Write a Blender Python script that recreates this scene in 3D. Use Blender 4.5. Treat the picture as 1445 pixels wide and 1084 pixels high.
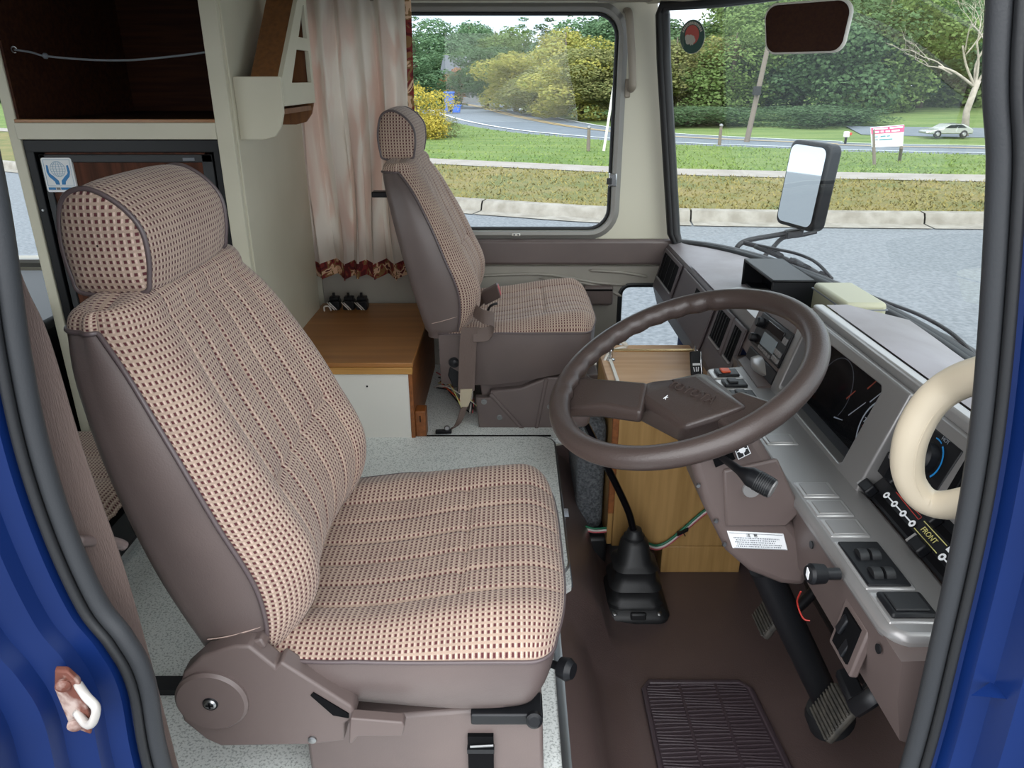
import bpy, bmesh, math, random
from mathutils import Vector, Matrix
import numpy as np
random.seed(7); rng = np.random.default_rng(11)
for o in list(bpy.data.objects): bpy.data.objects.remove(o)
scn = bpy.context.scene; C = scn.collection
# ---------------------------------------------------------------- camera, sky, sun, exposure
TH = math.radians(22.3); F = 1051.0; CAMZ = 1.25
cam = bpy.data.objects.new('camera', bpy.data.cameras.new('camera')); C.objects.link(cam)
cam.location = (0, 0, CAMZ); cam.rotation_euler = (math.radians(90)-TH, 0, 0)
cam.data.sensor_width = 36.0; cam.data.lens = F*36.0/1445.0; cam.data.clip_start = .02; cam.data.clip_end = 600
scn.camera = cam
w = bpy.data.worlds.new('overcast_sky'); scn.world = w; w.use_nodes = True
nt = w.node_tree; nt.nodes.clear()
def nn(t, typ, **kw):
    n = t.nodes.new(typ)
    for k, v in kw.items():
        if hasattr(n, k): setattr(n, k, v)
        else: n.inputs[k].default_value = v
    return n
_tc = nn(nt, 'ShaderNodeTexCoord'); _mp = nn(nt, 'ShaderNodeMapping'); _mp.inputs['Scale'].default_value = (1, 1, 3.2)
_ns = nn(nt, 'ShaderNodeTexNoise', Scale=2.6, Detail=6.0, Roughness=.55)
_cr = nn(nt, 'ShaderNodeValToRGB'); _cr.color_ramp.elements[0].position = .36; _cr.color_ramp.elements[1].position = .62
_cr.color_ramp.elements[0].color = (.52, .62, .74, 1); _cr.color_ramp.elements[1].color = (.86, .89, .93, 1)
_bg = nn(nt, 'ShaderNodeBackground', Strength=1.6); _wo = nn(nt, 'ShaderNodeOutputWorld')
nt.links.new(_tc.outputs['Generated'], _mp.inputs['Vector']); nt.links.new(_mp.outputs['Vector'], _ns.inputs['Vector'])
nt.links.new(_ns.outputs['Fac'], _cr.inputs['Fac']); nt.links.new(_cr.outputs['Color'], _bg.inputs['Color']); nt.links.new(_bg.outputs['Background'], _wo.inputs['Surface'])
sun = bpy.data.objects.new('sun', bpy.data.lights.new('sun', 'SUN')); C.objects.link(sun)
sun.data.energy = 4.4; sun.data.angle = math.radians(125); sun.data.color = (1.0, .99, .97)
sun.rotation_euler = (math.radians(58), 0, math.radians(-14))   # veiled sun behind the clouds on the open-door side
vs = scn.view_settings
vs.view_transform = 'Standard'; vs.look = 'None'; vs.gamma = 1.0; vs.use_curve_mapping = False; vs.exposure = 0.68
# ---------------------------------------------------------------- measuring helpers (a pixel of the 1445x1084 frame on a plane of the place)
cT, sT = math.cos(TH), math.sin(TH)
def ray(px, py):
    u = (px-722.5)/F; v = (py-542)/F
    return Vector((u, cT-v*sT, -(sT+v*cT)))
def AY(px, py, y): r = ray(px, py); return Vector((0, 0, CAMZ))+r*(y/r.y)
def AZ(px, py, z): r = ray(px, py); return Vector((0, 0, CAMZ))+r*((z-CAMZ)/r.z)
def AX(px, py, x): r = ray(px, py); return Vector((0, 0, CAMZ))+r*(x/r.x)
def AP(px, py, p0, n):
    r = ray(px, py); n = Vector(n); return Vector((0, 0, CAMZ))+r*((Vector(p0)-Vector((0, 0, CAMZ))).dot(n)/r.dot(n))
# ---------------------------------------------------------------- materials
def srgb(c):
    if isinstance(c, str): c = tuple(int(c[i:i+2], 16) for i in (0, 2, 4))
    return tuple(((v/255)/12.92 if v/255 <= .04045 else ((v/255+.055)/1.055)**2.4) for v in c)+(1,)
MATS = {}
def newmat(name):
    m = bpy.data.materials.new(name); m.use_nodes = True; MATS[name] = m
    t = m.node_tree; return m, t, t.nodes['Principled BSDF']
def mat(name, col, rough=.5, metal=0, col2=None, scale=30, bump=0, bscale=200, stretch=None, coat=0, spec=.5, detail=4, sheen=0, contrast=(.35, .65), dist=.002):
    m, t, b = newmat(name); L = t.links.new
    b.inputs['Roughness'].default_value = rough; b.inputs['Metallic'].default_value = metal
    b.inputs['Specular IOR Level'].default_value = spec; b.inputs['Base Color'].default_value = srgb(col)
    if coat: b.inputs['Coat Weight'].default_value = coat; b.inputs['Coat Roughness'].default_value = .08
    if sheen: b.inputs['Sheen Weight'].default_value = sheen; b.inputs['Sheen Roughness'].default_value = .4
    if col2 or bump:
        tc = nn(t, 'ShaderNodeTexCoord'); mp = nn(t, 'ShaderNodeMapping'); L(tc.outputs['Object'], mp.inputs['Vector'])
        if stretch: mp.inputs['Scale'].default_value = stretch
    if col2:
        n = nn(t, 'ShaderNodeTexNoise', Scale=scale, Detail=detail); L(mp.outputs['Vector'], n.inputs['Vector'])
        r = nn(t, 'ShaderNodeValToRGB'); r.color_ramp.elements[0].color = srgb(col); r.color_ramp.elements[1].color = srgb(col2)
        r.color_ramp.elements[0].position, r.color_ramp.elements[1].position = contrast
        L(n.outputs['Fac'], r.inputs['Fac']); L(r.outputs['Color'], b.inputs['Base Color'])
    if bump:
        n2 = nn(t, 'ShaderNodeTexNoise', Scale=bscale, Detail=3.0); L(mp.outputs['Vector'], n2.inputs['Vector'])
        bp = nn(t, 'ShaderNodeBump', Strength=bump, Distance=dist); L(n2.outputs['Fac'], bp.inputs['Height']); L(bp.outputs['Normal'], b.inputs['Normal'])
    return m
def wood(name, c1, c2, rough=.45, axis='z', scale=14, coat=0):
    st = {'x': (.06, 1, 1), 'y': (1, .06, 1), 'z': (1, 1, .06)}[axis]
    return mat(name, c1, rough, col2=c2, scale=scale*6, stretch=st, bump=.15, bscale=scale*10, detail=6, coat=coat, dist=.001)
M = MATS
def M_(t, op, a, b=None, c=None):
    n = t.nodes.new('ShaderNodeMath'); n.operation = op
    for i, x in enumerate((a, b, c)):
        if x is None: continue
        if isinstance(x, (int, float)): n.inputs[i].default_value = x
        else: t.links.new(x, n.inputs[i])
    return n.outputs[0]
def fabric():
    m, t, b = newmat('check_velour'); L = t.links.new
    tc = nn(t, 'ShaderNodeTexCoord'); sp = nn(t, 'ShaderNodeSeparateXYZ'); L(tc.outputs['UV'], sp.inputs[0])
    wn = nn(t, 'ShaderNodeTexNoise', Scale=60.0, Detail=2.0); L(tc.outputs['UV'], wn.inputs['Vector'])
    wob = M_(t, 'MULTIPLY', M_(t, 'SUBTRACT', wn.outputs['Fac'], .5), .0016)
    u = M_(t, 'DIVIDE', M_(t, 'ADD', sp.outputs[0], wob), .0084); v = M_(t, 'DIVIDE', M_(t, 'ADD', sp.outputs[1], wob), .0083)
    fu = M_(t, 'FRACT', u); fv = M_(t, 'FRACT', v)
    def band(f, c, hw, soft):   # 1 inside |f-c|<hw
        d = M_(t, 'ABSOLUTE', M_(t, 'SUBTRACT', f, c)); n = nn(t, 'ShaderNodeMapRange'); n.interpolation_type = 'SMOOTHSTEP'
        L(d, n.inputs[0]); n.inputs[1].default_value = hw-soft; n.inputs[2].default_value = hw+soft; n.inputs[3].default_value = 1; n.inputs[4].default_value = 0
        return n.outputs[0]
    dot = M_(t, 'MULTIPLY', band(fu, .42, .22, .07), band(fv, .5, .26, .08))
    hi = M_(t, 'MULTIPLY', band(fu, .85, .13, .06), band(fv, .5, .30, .08))
    n1 = nn(t, 'ShaderNodeTexNoise', Scale=14.0, Detail=3.0); L(tc.outputs['UV'], n1.inputs['Vector'])
    n2 = nn(t, 'ShaderNodeTexNoise', Scale=1500.0, Detail=2.0); L(tc.outputs['UV'], n2.inputs['Vector'])
    r = nn(t, 'ShaderNodeValToRGB'); L(n1.outputs['Fac'], r.inputs[0]); r.color_ramp.elements[0].color = srgb('9d897b'); r.color_ramp.elements[1].color = srgb('b09b8a')
    r.color_ramp.elements[0].position = .3; r.color_ramp.elements[1].position = .7
    def mix(fac, a, bcol, blend='MIX'):
        x = nn(t, 'ShaderNodeMix'); x.data_type = 'RGBA'; x.blend_type = blend
        if isinstance(fac, float): x.inputs[0].default_value = fac
        else: L(fac, x.inputs[0])
        L(a, x.inputs[6])
        if isinstance(bcol, tuple): x.inputs[7].default_value = bcol
        else: L(bcol, x.inputs[7])
        return x.outputs[2]
    c1 = mix(hi, r.outputs[0], srgb('c9b1a3')); c2 = mix(dot, c1, srgb('582f32'))
    g = nn(t, 'ShaderNodeValToRGB'); L(n2.outputs['Fac'], g.inputs[0]); g.color_ramp.elements[0].color = (.62, .62, .62, 1); g.color_ramp.elements[1].color = (1, 1, 1, 1); g.color_ramp.elements[0].position = .3; g.color_ramp.elements[1].position = .6
    c3 = mix(1.0, c2, g.outputs[0], 'MULTIPLY'); L(c3, b.inputs['Base Color'])
    b.inputs['Roughness'].default_value = .9; b.inputs['Sheen Weight'].default_value = .15; b.inputs['Sheen Roughness'].default_value = .45; b.inputs['Specular IOR Level'].default_value = .15
    hgt = M_(t, 'SUBTRACT', M_(t, 'MULTIPLY', n2.outputs['Fac'], .25), M_(t, 'MULTIPLY', dot, .8))
    bp = nn(t, 'ShaderNodeBump', Strength=.45, Distance=.0015); L(hgt, bp.inputs['Height']); L(bp.outputs['Normal'], b.inputs['Normal'])
fabric()
def glass(name, tint, refl=.7, film=0):
    m, t, b = newmat(name); t.nodes.remove(b); out = t.nodes['Material Output']; L = t.links.new
    tr = nn(t, 'ShaderNodeBsdfTransparent'); tr.inputs[0].default_value = tint; gl = nn(t, 'ShaderNodeBsdfGlossy', Roughness=.0); gl.inputs[0].default_value = (1, 1, 1, 1)
    lw = nn(t, 'ShaderNodeLayerWeight', Blend=.5); mx = nn(t, 'ShaderNodeMixShader'); L(M_(t, 'MULTIPLY', M_(t, 'ADD', M_(t, 'MULTIPLY', M_(t, 'POWER', lw.outputs['Facing'], 5.0), .92), .07), refl), mx.inputs[0]); L(tr.outputs[0], mx.inputs[1]); L(gl.outputs[0], mx.inputs[2])
    L(mx.outputs[0], out.inputs[0]); return m
glass('window_glass', (.93, .95, .95, 1), .14); glass('windshield_glass', (.90, .94, .92, 1), 1.1); glass('cluster_glass', (.85, .87, .9, 1), .12)
def camo():
    m, t, b = newmat('camo_cloth'); L = t.links.new
    tc = nn(t, 'ShaderNodeTexCoord'); n = nn(t, 'ShaderNodeTexNoise', Scale=22.0, Detail=1.5, Distortion=1.2); L(tc.outputs['Object'], n.inputs['Vector'])
    r = nn(t, 'ShaderNodeValToRGB'); r.color_ramp.interpolation = 'CONSTANT'; e = r.color_ramp.elements
    e[0].color = srgb('561a1c'); e[0].position = 0; e[1].color = srgb('7c2a28'); e[1].position = .42
    x = e.new(.5); x.color = srgb('86653f'); x = e.new(.56); x.color = srgb('d9b596'); x = e.new(.66); x.color = srgb('5c2020')
    L(n.outputs['Fac'], r.inputs[0]); L(r.outputs[0], b.inputs['Base Color']); b.inputs['Roughness'].default_value = .9
camo()
def curtain_mat():
    m, t, b = newmat('curtain_lining'); L = t.links.new; out = t.nodes['Material Output']
    tc = nn(t, 'ShaderNodeTexCoord'); n = nn(t, 'ShaderNodeTexNoise', Scale=9.0, Detail=2.0, Distortion=.8); mp = nn(t, 'ShaderNodeMapping'); mp.inputs['Scale'].default_value = (1, 1, .7)
    mp.inputs['Scale'].default_value = (2.2, 1, .35); L(tc.outputs['Object'], mp.inputs[0]); L(mp.outputs[0], n.inputs['Vector'])
    r = nn(t, 'ShaderNodeValToRGB'); r.color_ramp.elements[0].position = .42; r.color_ramp.elements[1].position = .55
    r.color_ramp.elements[0].color = srgb('cf9c8a'); r.color_ramp.elements[1].color = srgb('ecdccd'); L(n.outputs['Fac'], r.inputs[0])
    tl = nn(t, 'ShaderNodeBsdfTranslucent'); L(r.outputs[0], tl.inputs[0]); mx = nn(t, 'ShaderNodeMixShader', Fac=.24)
    b.inputs['Base Color'].default_value = srgb('d2cabf'); b.inputs['Roughness'].default_value = .9
    L(b.outputs[0], mx.inputs[1]); L(tl.outputs[0], mx.inputs[2]); L(mx.outputs[0], out.inputs[0])
curtain_mat()
mat('vinyl_brown', '594e4c', .42, bump=.25, bscale=420, col2='615552', scale=6, dist=.0008)
mat('vinyl_piping', '54494a', .4)
mat('thread', 'b09a90', .8)
mat('plastic_brown', '5c504d', .45, bump=.12, bscale=900, dist=.0005)
mat('wheel_brown', '3f3532', .33, bump=.5, bscale=520, dist=.0008)
mat('dash_brown', '50484a', .5, bump=.15, bscale=700, dist=.0005)
mat('dash_top', '918b90', .45, bump=.2, bscale=600, col2='7f787a', scale=8, dist=.0005)
mat('silver_plastic', '8a8887', .34, metal=.45, bump=.06, bscale=1200, dist=.0004)
mat('silver_light', 'a3a1a0', .3, metal=.5)
mat('black_plastic', '121316', .42, spec=.28); mat('black_matte', '08080a', .8, spec=.1); mat('black_gloss', '08090c', .12)
mat('rubber_black', '191a1c', .5, bump=.1, bscale=300); mat('seal_rubber', '26282b', .55, bump=.25, bscale=500, dist=.0008)
mat('pedal_rubber', '34322f', .7, col2='4a463f', scale=60); mat('black_metal', '1a1b1e', .42, metal=.3)
mat('cream_paint', 'cfcab6', .42, col2='c8c3ae', scale=4, bump=.04, bscale=60)
mat('cream_wall', 'c4c0ae', .5); mat('panel_vinyl', '8f8a82', .6, col2='99948a', scale=5, bump=.25, bscale=20, dist=.004)
mat('trim_beige', '8f8577', .5); mat('frame_grey', '8d8b86', .4, metal=.3)
mat('floor_vinyl', 'e0e3e0', .5, col2='a9aeab', scale=260, contrast=(.5, .64), bump=.1, bscale=300, dist=.0006)
mat('floor_rubber', '564846', .30, bump=.6, bscale=330, col2='5d4e4b', scale=5, dist=.001)
mat('mat_rubber', '40353a', .45, bump=.2, bscale=200); mat('carpet_grey', '62666a', .95, col2='3c3f43', scale=160, bump=1.0, bscale=220, dist=.004)
wood('wood_dark', '4a2d1e', '38201a', axis='x', rough=.7); wood('wood_fridge', '5a3424', '42261a', axis='z', rough=.6)
for _n in ('wood_dark', 'wood_fridge'): M[_n].node_tree.nodes['Principled BSDF'].inputs['Specular IOR Level'].default_value = .15
wood('wood_ply', 'a3713f', '8c5d33', axis='x', rough=.35, scale=4); wood('wood_pine', 'b98a4c', 'a5763a', axis='x'); wood('wood_oak', 'b08c58', '9a7846', axis='z', rough=.42, scale=9, coat=.1)
wood('wood_oak_top', 'c29c78', 'b48c66', axis='x', rough=.35, scale=9); wood('wood_edge', '8a5228', '74431f', axis='y'); wood('wood_rack', '7b4f28', '684021', axis='z')
mat('blue_paint', '0a2254', .34, spec=.3, col2='091c47', scale=3, contrast=(.3, .7)); mat('white_plastic', 'd7d4cc', .4); mat('handle_cream', 'b9ad98', .42, bump=.15, bscale=300, dist=.0006)
mat('white_print', 'e6e8ea', .5); mat('ink_black', '1d1d20', .6); mat('ink_grey', '70757c', .6); mat('ink_blue', '1d78b4', .5); mat('ink_lightblue', '7fa7c0', .5); mat('ink_red', 'b0352c', .5); mat('ink_yellow', 'c9c07a', .5); mat('ink_pink', 'e0507e', .5); mat('ink_orange', 'c9512c', .5)
mat('chrome', 'c8cacc', .15, metal=1); mat('steel', '9a9b9c', .35, metal=1); mat('brass', 'c6ae84', .25, metal=.9); mat('rust', '5a2f22', .7, col2='a09088', scale=45, contrast=(.5, .7)); mat('worn_metal', 'b9b4ae', .4, metal=.3); mat('mirror', 'dfe3e6', .02, metal=1)
mat('webbing', '5f504a', .6, bump=.5, bscale=900, stretch=(1, 1, .1)); mat('webbing_tape', 'a89c86', .8)
mat('screen', '0b0e15', .12); mat('lcd', '8d99a0', .2)
mat('beige_box', 'a6a58c', .45)
# outdoors
mat('asphalt', '767b80', .9, col2='5f6469', scale=24, bump=.5, bscale=60, detail=8, dist=.01); mat('asphalt_far', '666e76', .9, col2='5c656d', scale=3)
mat('concrete', '8f8b83', .9, col2='79746b', scale=6, bump=.3, bscale=40, detail=7); mat('walk_concrete', '918b85', .9, col2='857f78', scale=3)
mat('grass_verge', '7d7246', .95, col2='606637', scale=1.6, bump=1, bscale=30, detail=9, dist=.05); mat('grass_lawn', '55702f', .95, col2='6f8142', scale=.9, bump=1, bscale=25, detail=9, dist=.05, stretch=(.5, 2, 1))
mat('paint_white', 'd5d8da', .8); mat('paint_yellow', 'b59c6a', .8); mat('lawn_blade', '5f7834', .9, col2='768743', scale=2); mat('grass_blade', '6f6a39', .9, col2='857a47', scale=2)
mat('bark', '4c4238', .9, col2='5d5244', scale=10, bump=.6, bscale=30, dist=.02); mat('bark_pale', 'a49c90', .9, col2='8b8478', scale=6); mat('pole_wood', '6e655c', .9)
mat('house_wall', '7d8080', .9); mat('house_roof', '4e5257', .9); mat('car_silver', '9fa29c', .25, metal=.4, coat=.5); mat('car_glass', '20262a', .1); mat('bin_blue', '1e56b0', .5)
def leaf(name, a, b_, hue=.03):
    m, t, b = newmat(name); L = t.links.new; out = t.nodes['Material Output']
    oi = nn(t, 'ShaderNodeObjectInfo'); tc = nn(t, 'ShaderNodeTexCoord'); n = nn(t, 'ShaderNodeTexNoise', Scale=.9, Detail=3.0); L(tc.outputs['Object'], n.inputs['Vector'])
    g = nn(t, 'ShaderNodeNewGeometry'); r = nn(t, 'ShaderNodeValToRGB'); r.color_ramp.elements[0].color = srgb(a); r.color_ramp.elements[1].color = srgb(b_); r.color_ramp.elements[0].position = .25; r.color_ramp.elements[1].position = .8
    L(M_(t, 'ADD', M_(t, 'MULTIPLY', n.outputs['Fac'], .6), M_(t, 'MULTIPLY', g.outputs['Random Per Island'], .45)), r.inputs[0])
    L(r.outputs[0], b.inputs['Base Color']); b.inputs['Roughness'].default_value = .7; b.inputs['Specular IOR Level'].default_value = .2
    tl = nn(t, 'ShaderNodeBsdfTranslucent'); L(r.outputs[0], tl.inputs[0]); mx = nn(t, 'ShaderNodeMixShader', Fac=.3); L(b.outputs[0], mx.inputs[1]); L(tl.outputs[0], mx.inputs[2]); L(mx.outputs[0], out.inputs[0])
leaf('leaf_dark', '38502f', '56704a'); leaf('leaf_pine', '4d6a4c', '6c8762'); leaf('leaf_mid', '526a38', '748850'); leaf('leaf_yellow', '7c8444', 'aaa255'); leaf('leaf_olive', '606b40', '888655'); leaf('leaf_rust', '8a6244', 'a87a50'); leaf('leaf_gold', '8f8a40', 'c2ad4c')
# ---------------------------------------------------------------- mesh building helpers
class MB:
    def __init__(s): s.v = []; s.f = []; s.uv = None
    def add(s, v, f):
        n = len(s.v); s.v += [tuple(p) for p in v]; s.f += [tuple(i+n for i in q) for q in f]; return s
    def box(s, x0, x1, y0, y1, z0, z1):
        v = [(x, y, z) for x in (x0, x1) for y in (y0, y1) for z in (z0, z1)]
        return s.add(v, [(0, 1, 3, 2), (4, 6, 7, 5), (0, 4, 5, 1), (2, 3, 7, 6), (0, 2, 6, 4), (1, 5, 7, 3)])
    def obox(s, c, ax, ay, az, hx, hy, hz):
        c = Vector(c); ax = Vector(ax).normalized()*hx; ay = Vector(ay).normalized()*hy; az = Vector(az).normalized()*hz
        v = [c+a*ax+b*ay+d*az for a in (-1, 1) for b in (-1, 1) for d in (-1, 1)]
        return s.add(v, [(0, 1, 3, 2), (4, 6, 7, 5), (0, 4, 5, 1), (2, 3, 7, 6), (0, 2, 6, 4), (1, 5, 7, 3)])
    def prism(s, pts, off):           # polygon of 3D points swept along vector off
        n = len(pts); off = Vector(off); v = [Vector(p) for p in pts]; v += [p+off for p in v]
        f = [tuple(range(n))[::-1], tuple(range(n, 2*n))]+[(i, (i+1) % n, n+(i+1) % n, n+i) for i in range(n)]
        return s.add(v, f)
    def xz(s, pts, y0, y1): return s.prism([(p[0], y0, p[1]) for p in pts], (0, y1-y0, 0))
    def yz(s, pts, x0, x1): return s.prism([(x0, p[0], p[1]) for p in pts], (x1-x0, 0, 0))
    def xy(s, pts, z0, z1): return s.prism([(p[0], p[1], z0) for p in pts], (0, 0, z1-z0))
    def tube(s, pts, r, n=10, closed=False, caps=True, sq=None):
        P = [Vector(p) for p in pts]; m = len(P); R = r if isinstance(r, (list, tuple)) else [r]*m
        T = []
        for i in range(m):
            a = P[(i-1) % m] if closed or i > 0 else P[i]; b = P[(i+1) % m] if closed or i < m-1 else P[i]
            T.append((b-a).normalized())
        up = Vector((0, 0, 1)) if abs(T[0].z) < .9 else Vector((1, 0, 0))
        N = (up-T[0]*up.dot(T[0])).normalized(); v = []; f = []
        for i in range(m):
            if i: N = (N-T[i]*N.dot(T[i])).normalized()
            B = T[i].cross(N)
            for k in range(n):
                a = 2*math.pi*k/n; ca, sa = math.cos(a), math.sin(a)
                if sq: ca *= sq[0]; sa *= sq[1]
                v.append(P[i]+(N*ca+B*sa)*R[i])
        for i in range(m if closed else m-1):
            j = (i+1) % m
            for k in range(n): f.append((i*n+k, i*n+(k+1) % n, j*n+(k+1) % n, j*n+k))
        if caps and not closed: f += [tuple(range(n))[::-1], tuple((m-1)*n+k for k in range(n))]
        return s.add(v, f)
    def lathe(s, prof, o, axis=(0, 0, 1), n=24, caps=True):
        A = Vector(axis).normalized(); o = Vector(o); u = A.orthogonal().normalized(); w_ = A.cross(u); v = []; f = []
        for r, h in prof:
            for k in range(n):
                a = 2*math.pi*k/n; v.append(o+A*h+(u*math.cos(a)+w_*math.sin(a))*max(r, 1e-5))
        for i in range(len(prof)-1):
            for k in range(n): f.append((i*n+k, i*n+(k+1) % n, (i+1)*n+(k+1) % n, (i+1)*n+k))
        if caps: f += [tuple(range(n))[::-1], tuple((len(prof)-1)*n+k for k in range(n))]
        return s.add(v, f)
    def grid(s, P, closeu=False, uv=None):
        r = len(P); c = len(P[0]); v = [p for row in P for p in row]; f = []; base = len(s.v)
        for i in range(r-1):
            for j in range(c if closeu else c-1):
                k = (j+1) % c; f.append((i*c+j, i*c+k, (i+1)*c+k, (i+1)*c+j))
        s.add(v, f)
        if uv is not None:
            if s.uv is None: s.uv = {}
            for i in range(r):
                for j in range(c): s.uv[base+i*c+j] = uv[i][j]
        return s
    def ribbon(s, pts, wv, width, th=.0015):    # flat strap along pts, wv = width direction(s)
        P = [Vector(p) for p in pts]; W = [Vector(x).normalized() for x in wv] if isinstance(wv[0], (tuple, list, Vector)) else [Vector(wv).normalized()]*len(P)
        wd = width if isinstance(width, list) else [width]*len(P); rows = []
        for i, p in enumerate(P):
            t_ = (P[min(i+1, len(P)-1)]-P[max(i-1, 0)]).normalized(); nrm = t_.cross(W[i]).normalized()*th/2; h = W[i]*wd[i]/2
            rows.append([p-h-nrm, p+h-nrm, p+h+nrm, p-h+nrm])
        s.grid(rows, closeu=True); k = len(s.v)-len(rows)*4; s.f += [(k+3, k+2, k+1, k), tuple(len(s.v)-4+i for i in range(4))]
        return s
    def build(s, name, m, parent=None, bevel=0, smooth=35, seg=2, kind=None, recalc=True):
        off = parent_world(parent) if parent else Vector((0, 0, 0))
        me = bpy.data.meshes.new(name); me.from_pydata([tuple(Vector(p)-off) for p in s.v], [], s.f)
        if recalc:
            bm = bmesh.new(); bm.from_mesh(me); bmesh.ops.recalc_face_normals(bm, faces=bm.faces); bm.to_mesh(me); bm.free()
        if s.uv:
            ul = me.uv_layers.new(name='UVMap')
            for lp in me.loops: ul.data[lp.index].uv = s.uv.get(lp.vertex_index, (0, 0))
        me.materials.append(M[m]); o = bpy.data.objects.new(name, me); C.objects.link(o)
        if parent: o.parent = parent
        if smooth:
            me.shade_smooth()
            if smooth < 180: me.set_sharp_from_angle(angle=math.radians(smooth))
        if bevel:
            md = o.modifiers.new('bevel', 'BEVEL'); md.width = bevel; md.segments = seg; md.limit_method = 'ANGLE'; md.angle_limit = math.radians(35); md.harden_normals = False
        if kind: o['kind'] = kind
        return o
def parent_world(p):
    v = Vector((0, 0, 0))
    while p: v += Vector(p.location); p = p.parent
    return v
def tag(o, label, cat, group=None):
    o['label'] = label; o['category'] = cat
    if group: o['group'] = group
    return o
def thing(name, label, cat, loc, group=None):
    o = bpy.data.objects.new(name, None); C.objects.link(o); o.location = loc; o.empty_display_size = .05
    return tag(o, label, cat, group)
def struct(name, mb, m, bevel=0, smooth=35, label=None, **kw):
    o = mb.build(name, m, None, bevel, smooth, **kw); o['kind'] = 'structure'
    if label: o['label'] = label
    return o
def rrect(x0, x1, z0, z1, r, n=6):
    p = []
    for cx, cz, a0 in ((x1-r, z1-r, 0), (x0+r, z1-r, 90), (x0+r, z0+r, 180), (x1-r, z0+r, 270)):
        for k in range(n+1):
            a = math.radians(a0+90*k/n); p.append((cx+r*math.cos(a), cz+r*math.sin(a)))
    return p
def holed(outer, holes, to3, off):     # plate with holes: 2D loops -> to3(p) -> thickness vector
    bm = bmesh.new(); es = []; loops = []
    for lp in [outer]+holes:
        vs_ = [bm.verts.new((p[0], p[1], 0)) for p in lp]; loops.append(vs_)
        es += [bm.edges.new((vs_[i], vs_[(i+1) % len(vs_)])) for i in range(len(vs_))]
    bmesh.ops.triangle_fill(bm, use_beauty=True, use_dissolve=False, edges=es, normal=(0, 0, 1))
    bm.verts.index_update(); off = Vector(off)
    fr = [Vector(to3(v.co)) for v in bm.verts]; mb = MB(); n = len(fr)
    faces = [tuple(v.index for v in f.verts) for f in bm.faces]
    sides = []
    for vs_ in loops:
        for i in range(len(vs_)): a, b = vs_[i].index, vs_[(i+1) % len(vs_)].index; sides.append((a, b, b+n, a+n))
    mb.add(fr+[p+off for p in fr], faces+[tuple(i+n for i in f[::-1]) for f in faces]+sides); bm.free(); return mb
def spline(pts, n=8, closed=False):
    P = [Vector(p) for p in pts]; m = len(P); out = []
    for i in range(m if closed else m-1):
        p0 = P[(i-1) % m] if closed or i else P[0]; p1 = P[i]; p2 = P[(i+1) % m]; p3 = P[(i+2) % m] if closed or i+2 < m else P[m-1]
        for k in range(n):
            t = k/n; out.append(.5*((2*p1)+(p2-p0)*t+(2*p0-5*p1+4*p2-p3)*t*t+(3*p1-p0-3*p2+p3)*t**3))
    if not closed: out.append(P[-1])
    return out
def ci(xs, ys, x):                     # smooth keyed curve
    xs = np.asarray(xs, float); ys = np.asarray(ys, float); m = np.gradient(ys, xs); x = min(max(x, xs[0]), xs[-1])
    i = int(min(max(np.searchsorted(xs, x)-1, 0), len(xs)-2)); h = xs[i+1]-xs[i]; t = (x-xs[i])/h
    return float((2*t**3-3*t*t+1)*ys[i]+(t**3-2*t*t+t)*h*m[i]+(-2*t**3+3*t*t)*ys[i+1]+(t**3-t*t)*h*m[i+1])
def text(name, body, o, ux, uy, size, m, parent, extrude=.0003, align='CENTER', space=1.0):
    cu = bpy.data.curves.new(name, 'FONT'); cu.body = body; cu.size = size; cu.extrude = extrude; cu.align_x = align; cu.align_y = 'CENTER'; cu.space_character = space; cu.resolution_u = 3
    t = bpy.data.objects.new(name+'_tmp', cu); C.objects.link(t); dg = bpy.context.evaluated_depsgraph_get(); me = bpy.data.meshes.new_from_object(t.evaluated_get(dg))
    bpy.data.objects.remove(t); bpy.data.curves.remove(cu)
    ux = Vector(ux).normalized(); uy = Vector(uy).normalized(); uz = ux.cross(uy); off = parent_world(parent); mx = Matrix((ux, uy, uz)).transposed().to_4x4(); mx.translation = Vector(o)-off
    me.transform(mx); me.materials.clear(); me.materials.append(M[m]); ob = bpy.data.objects.new(name, me); C.objects.link(ob); ob.parent = parent; return ob
# ================================================================ THE VAN SHELL
PZ = .23                                   # raised cab platform; the footwell floor is z = 0
WY = [.56, .62, .70, .82, 1.0, 1.25, 1.6, 1.95, 2.2, 2.4, 2.52, 2.60, 2.66]
WX = [.46, .56, .66, .76, .85, .92, .955, .925, .87, .80, .735, .665, .575]
def wsx(y, z=.70): return ci(WY, WX, y)-.14*(z-.70)
# floor: speckled platform behind, brown rubber footwell in front, coved riser between them
fl = struct('floor', MB().xy([(-2.7, .5), (.085, .5), (.085, 1.30), (.13, 1.34), (.13, 2.0), (.10, 2.05), (.30, 2.06), (.30, 2.72), (-2.7, 2.72)], PZ-.02, PZ), 'floor_vinyl', label='grey speckled vinyl cab floor')
rows = []
for y in np.linspace(.5, 2.72, 40):
    x0 = .10 if y < 1.3 else .145
    if y > 2.04: x0 = .31
    rows.append([(x0+dx, y, z) for dx, z in ((-.01, PZ-.02), (.0, PZ-.03), (.03, PZ-.06), (.06, .12), (.08, .05), (.11, .012), (.16, 0), (.45, 0), (.62, .01), (.72, .08), (.80, .25), (.83, .5))])
MB().grid(rows).build('rubber_floor', 'floor_rubber', fl, smooth=180)
MB().tube([(.088, .5, PZ+.002), (.088, 1.28, PZ+.002)], .009, 6, sq=(.5, 1)).build('edge_strip', 'steel', fl)
hl = rrect(-.62, .128, 1.36, 2.05, .05, 5)
hatch = MB().xy(hl, PZ, PZ+.006).build('engine_hatch', 'floor_vinyl', fl, bevel=.002)
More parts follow.
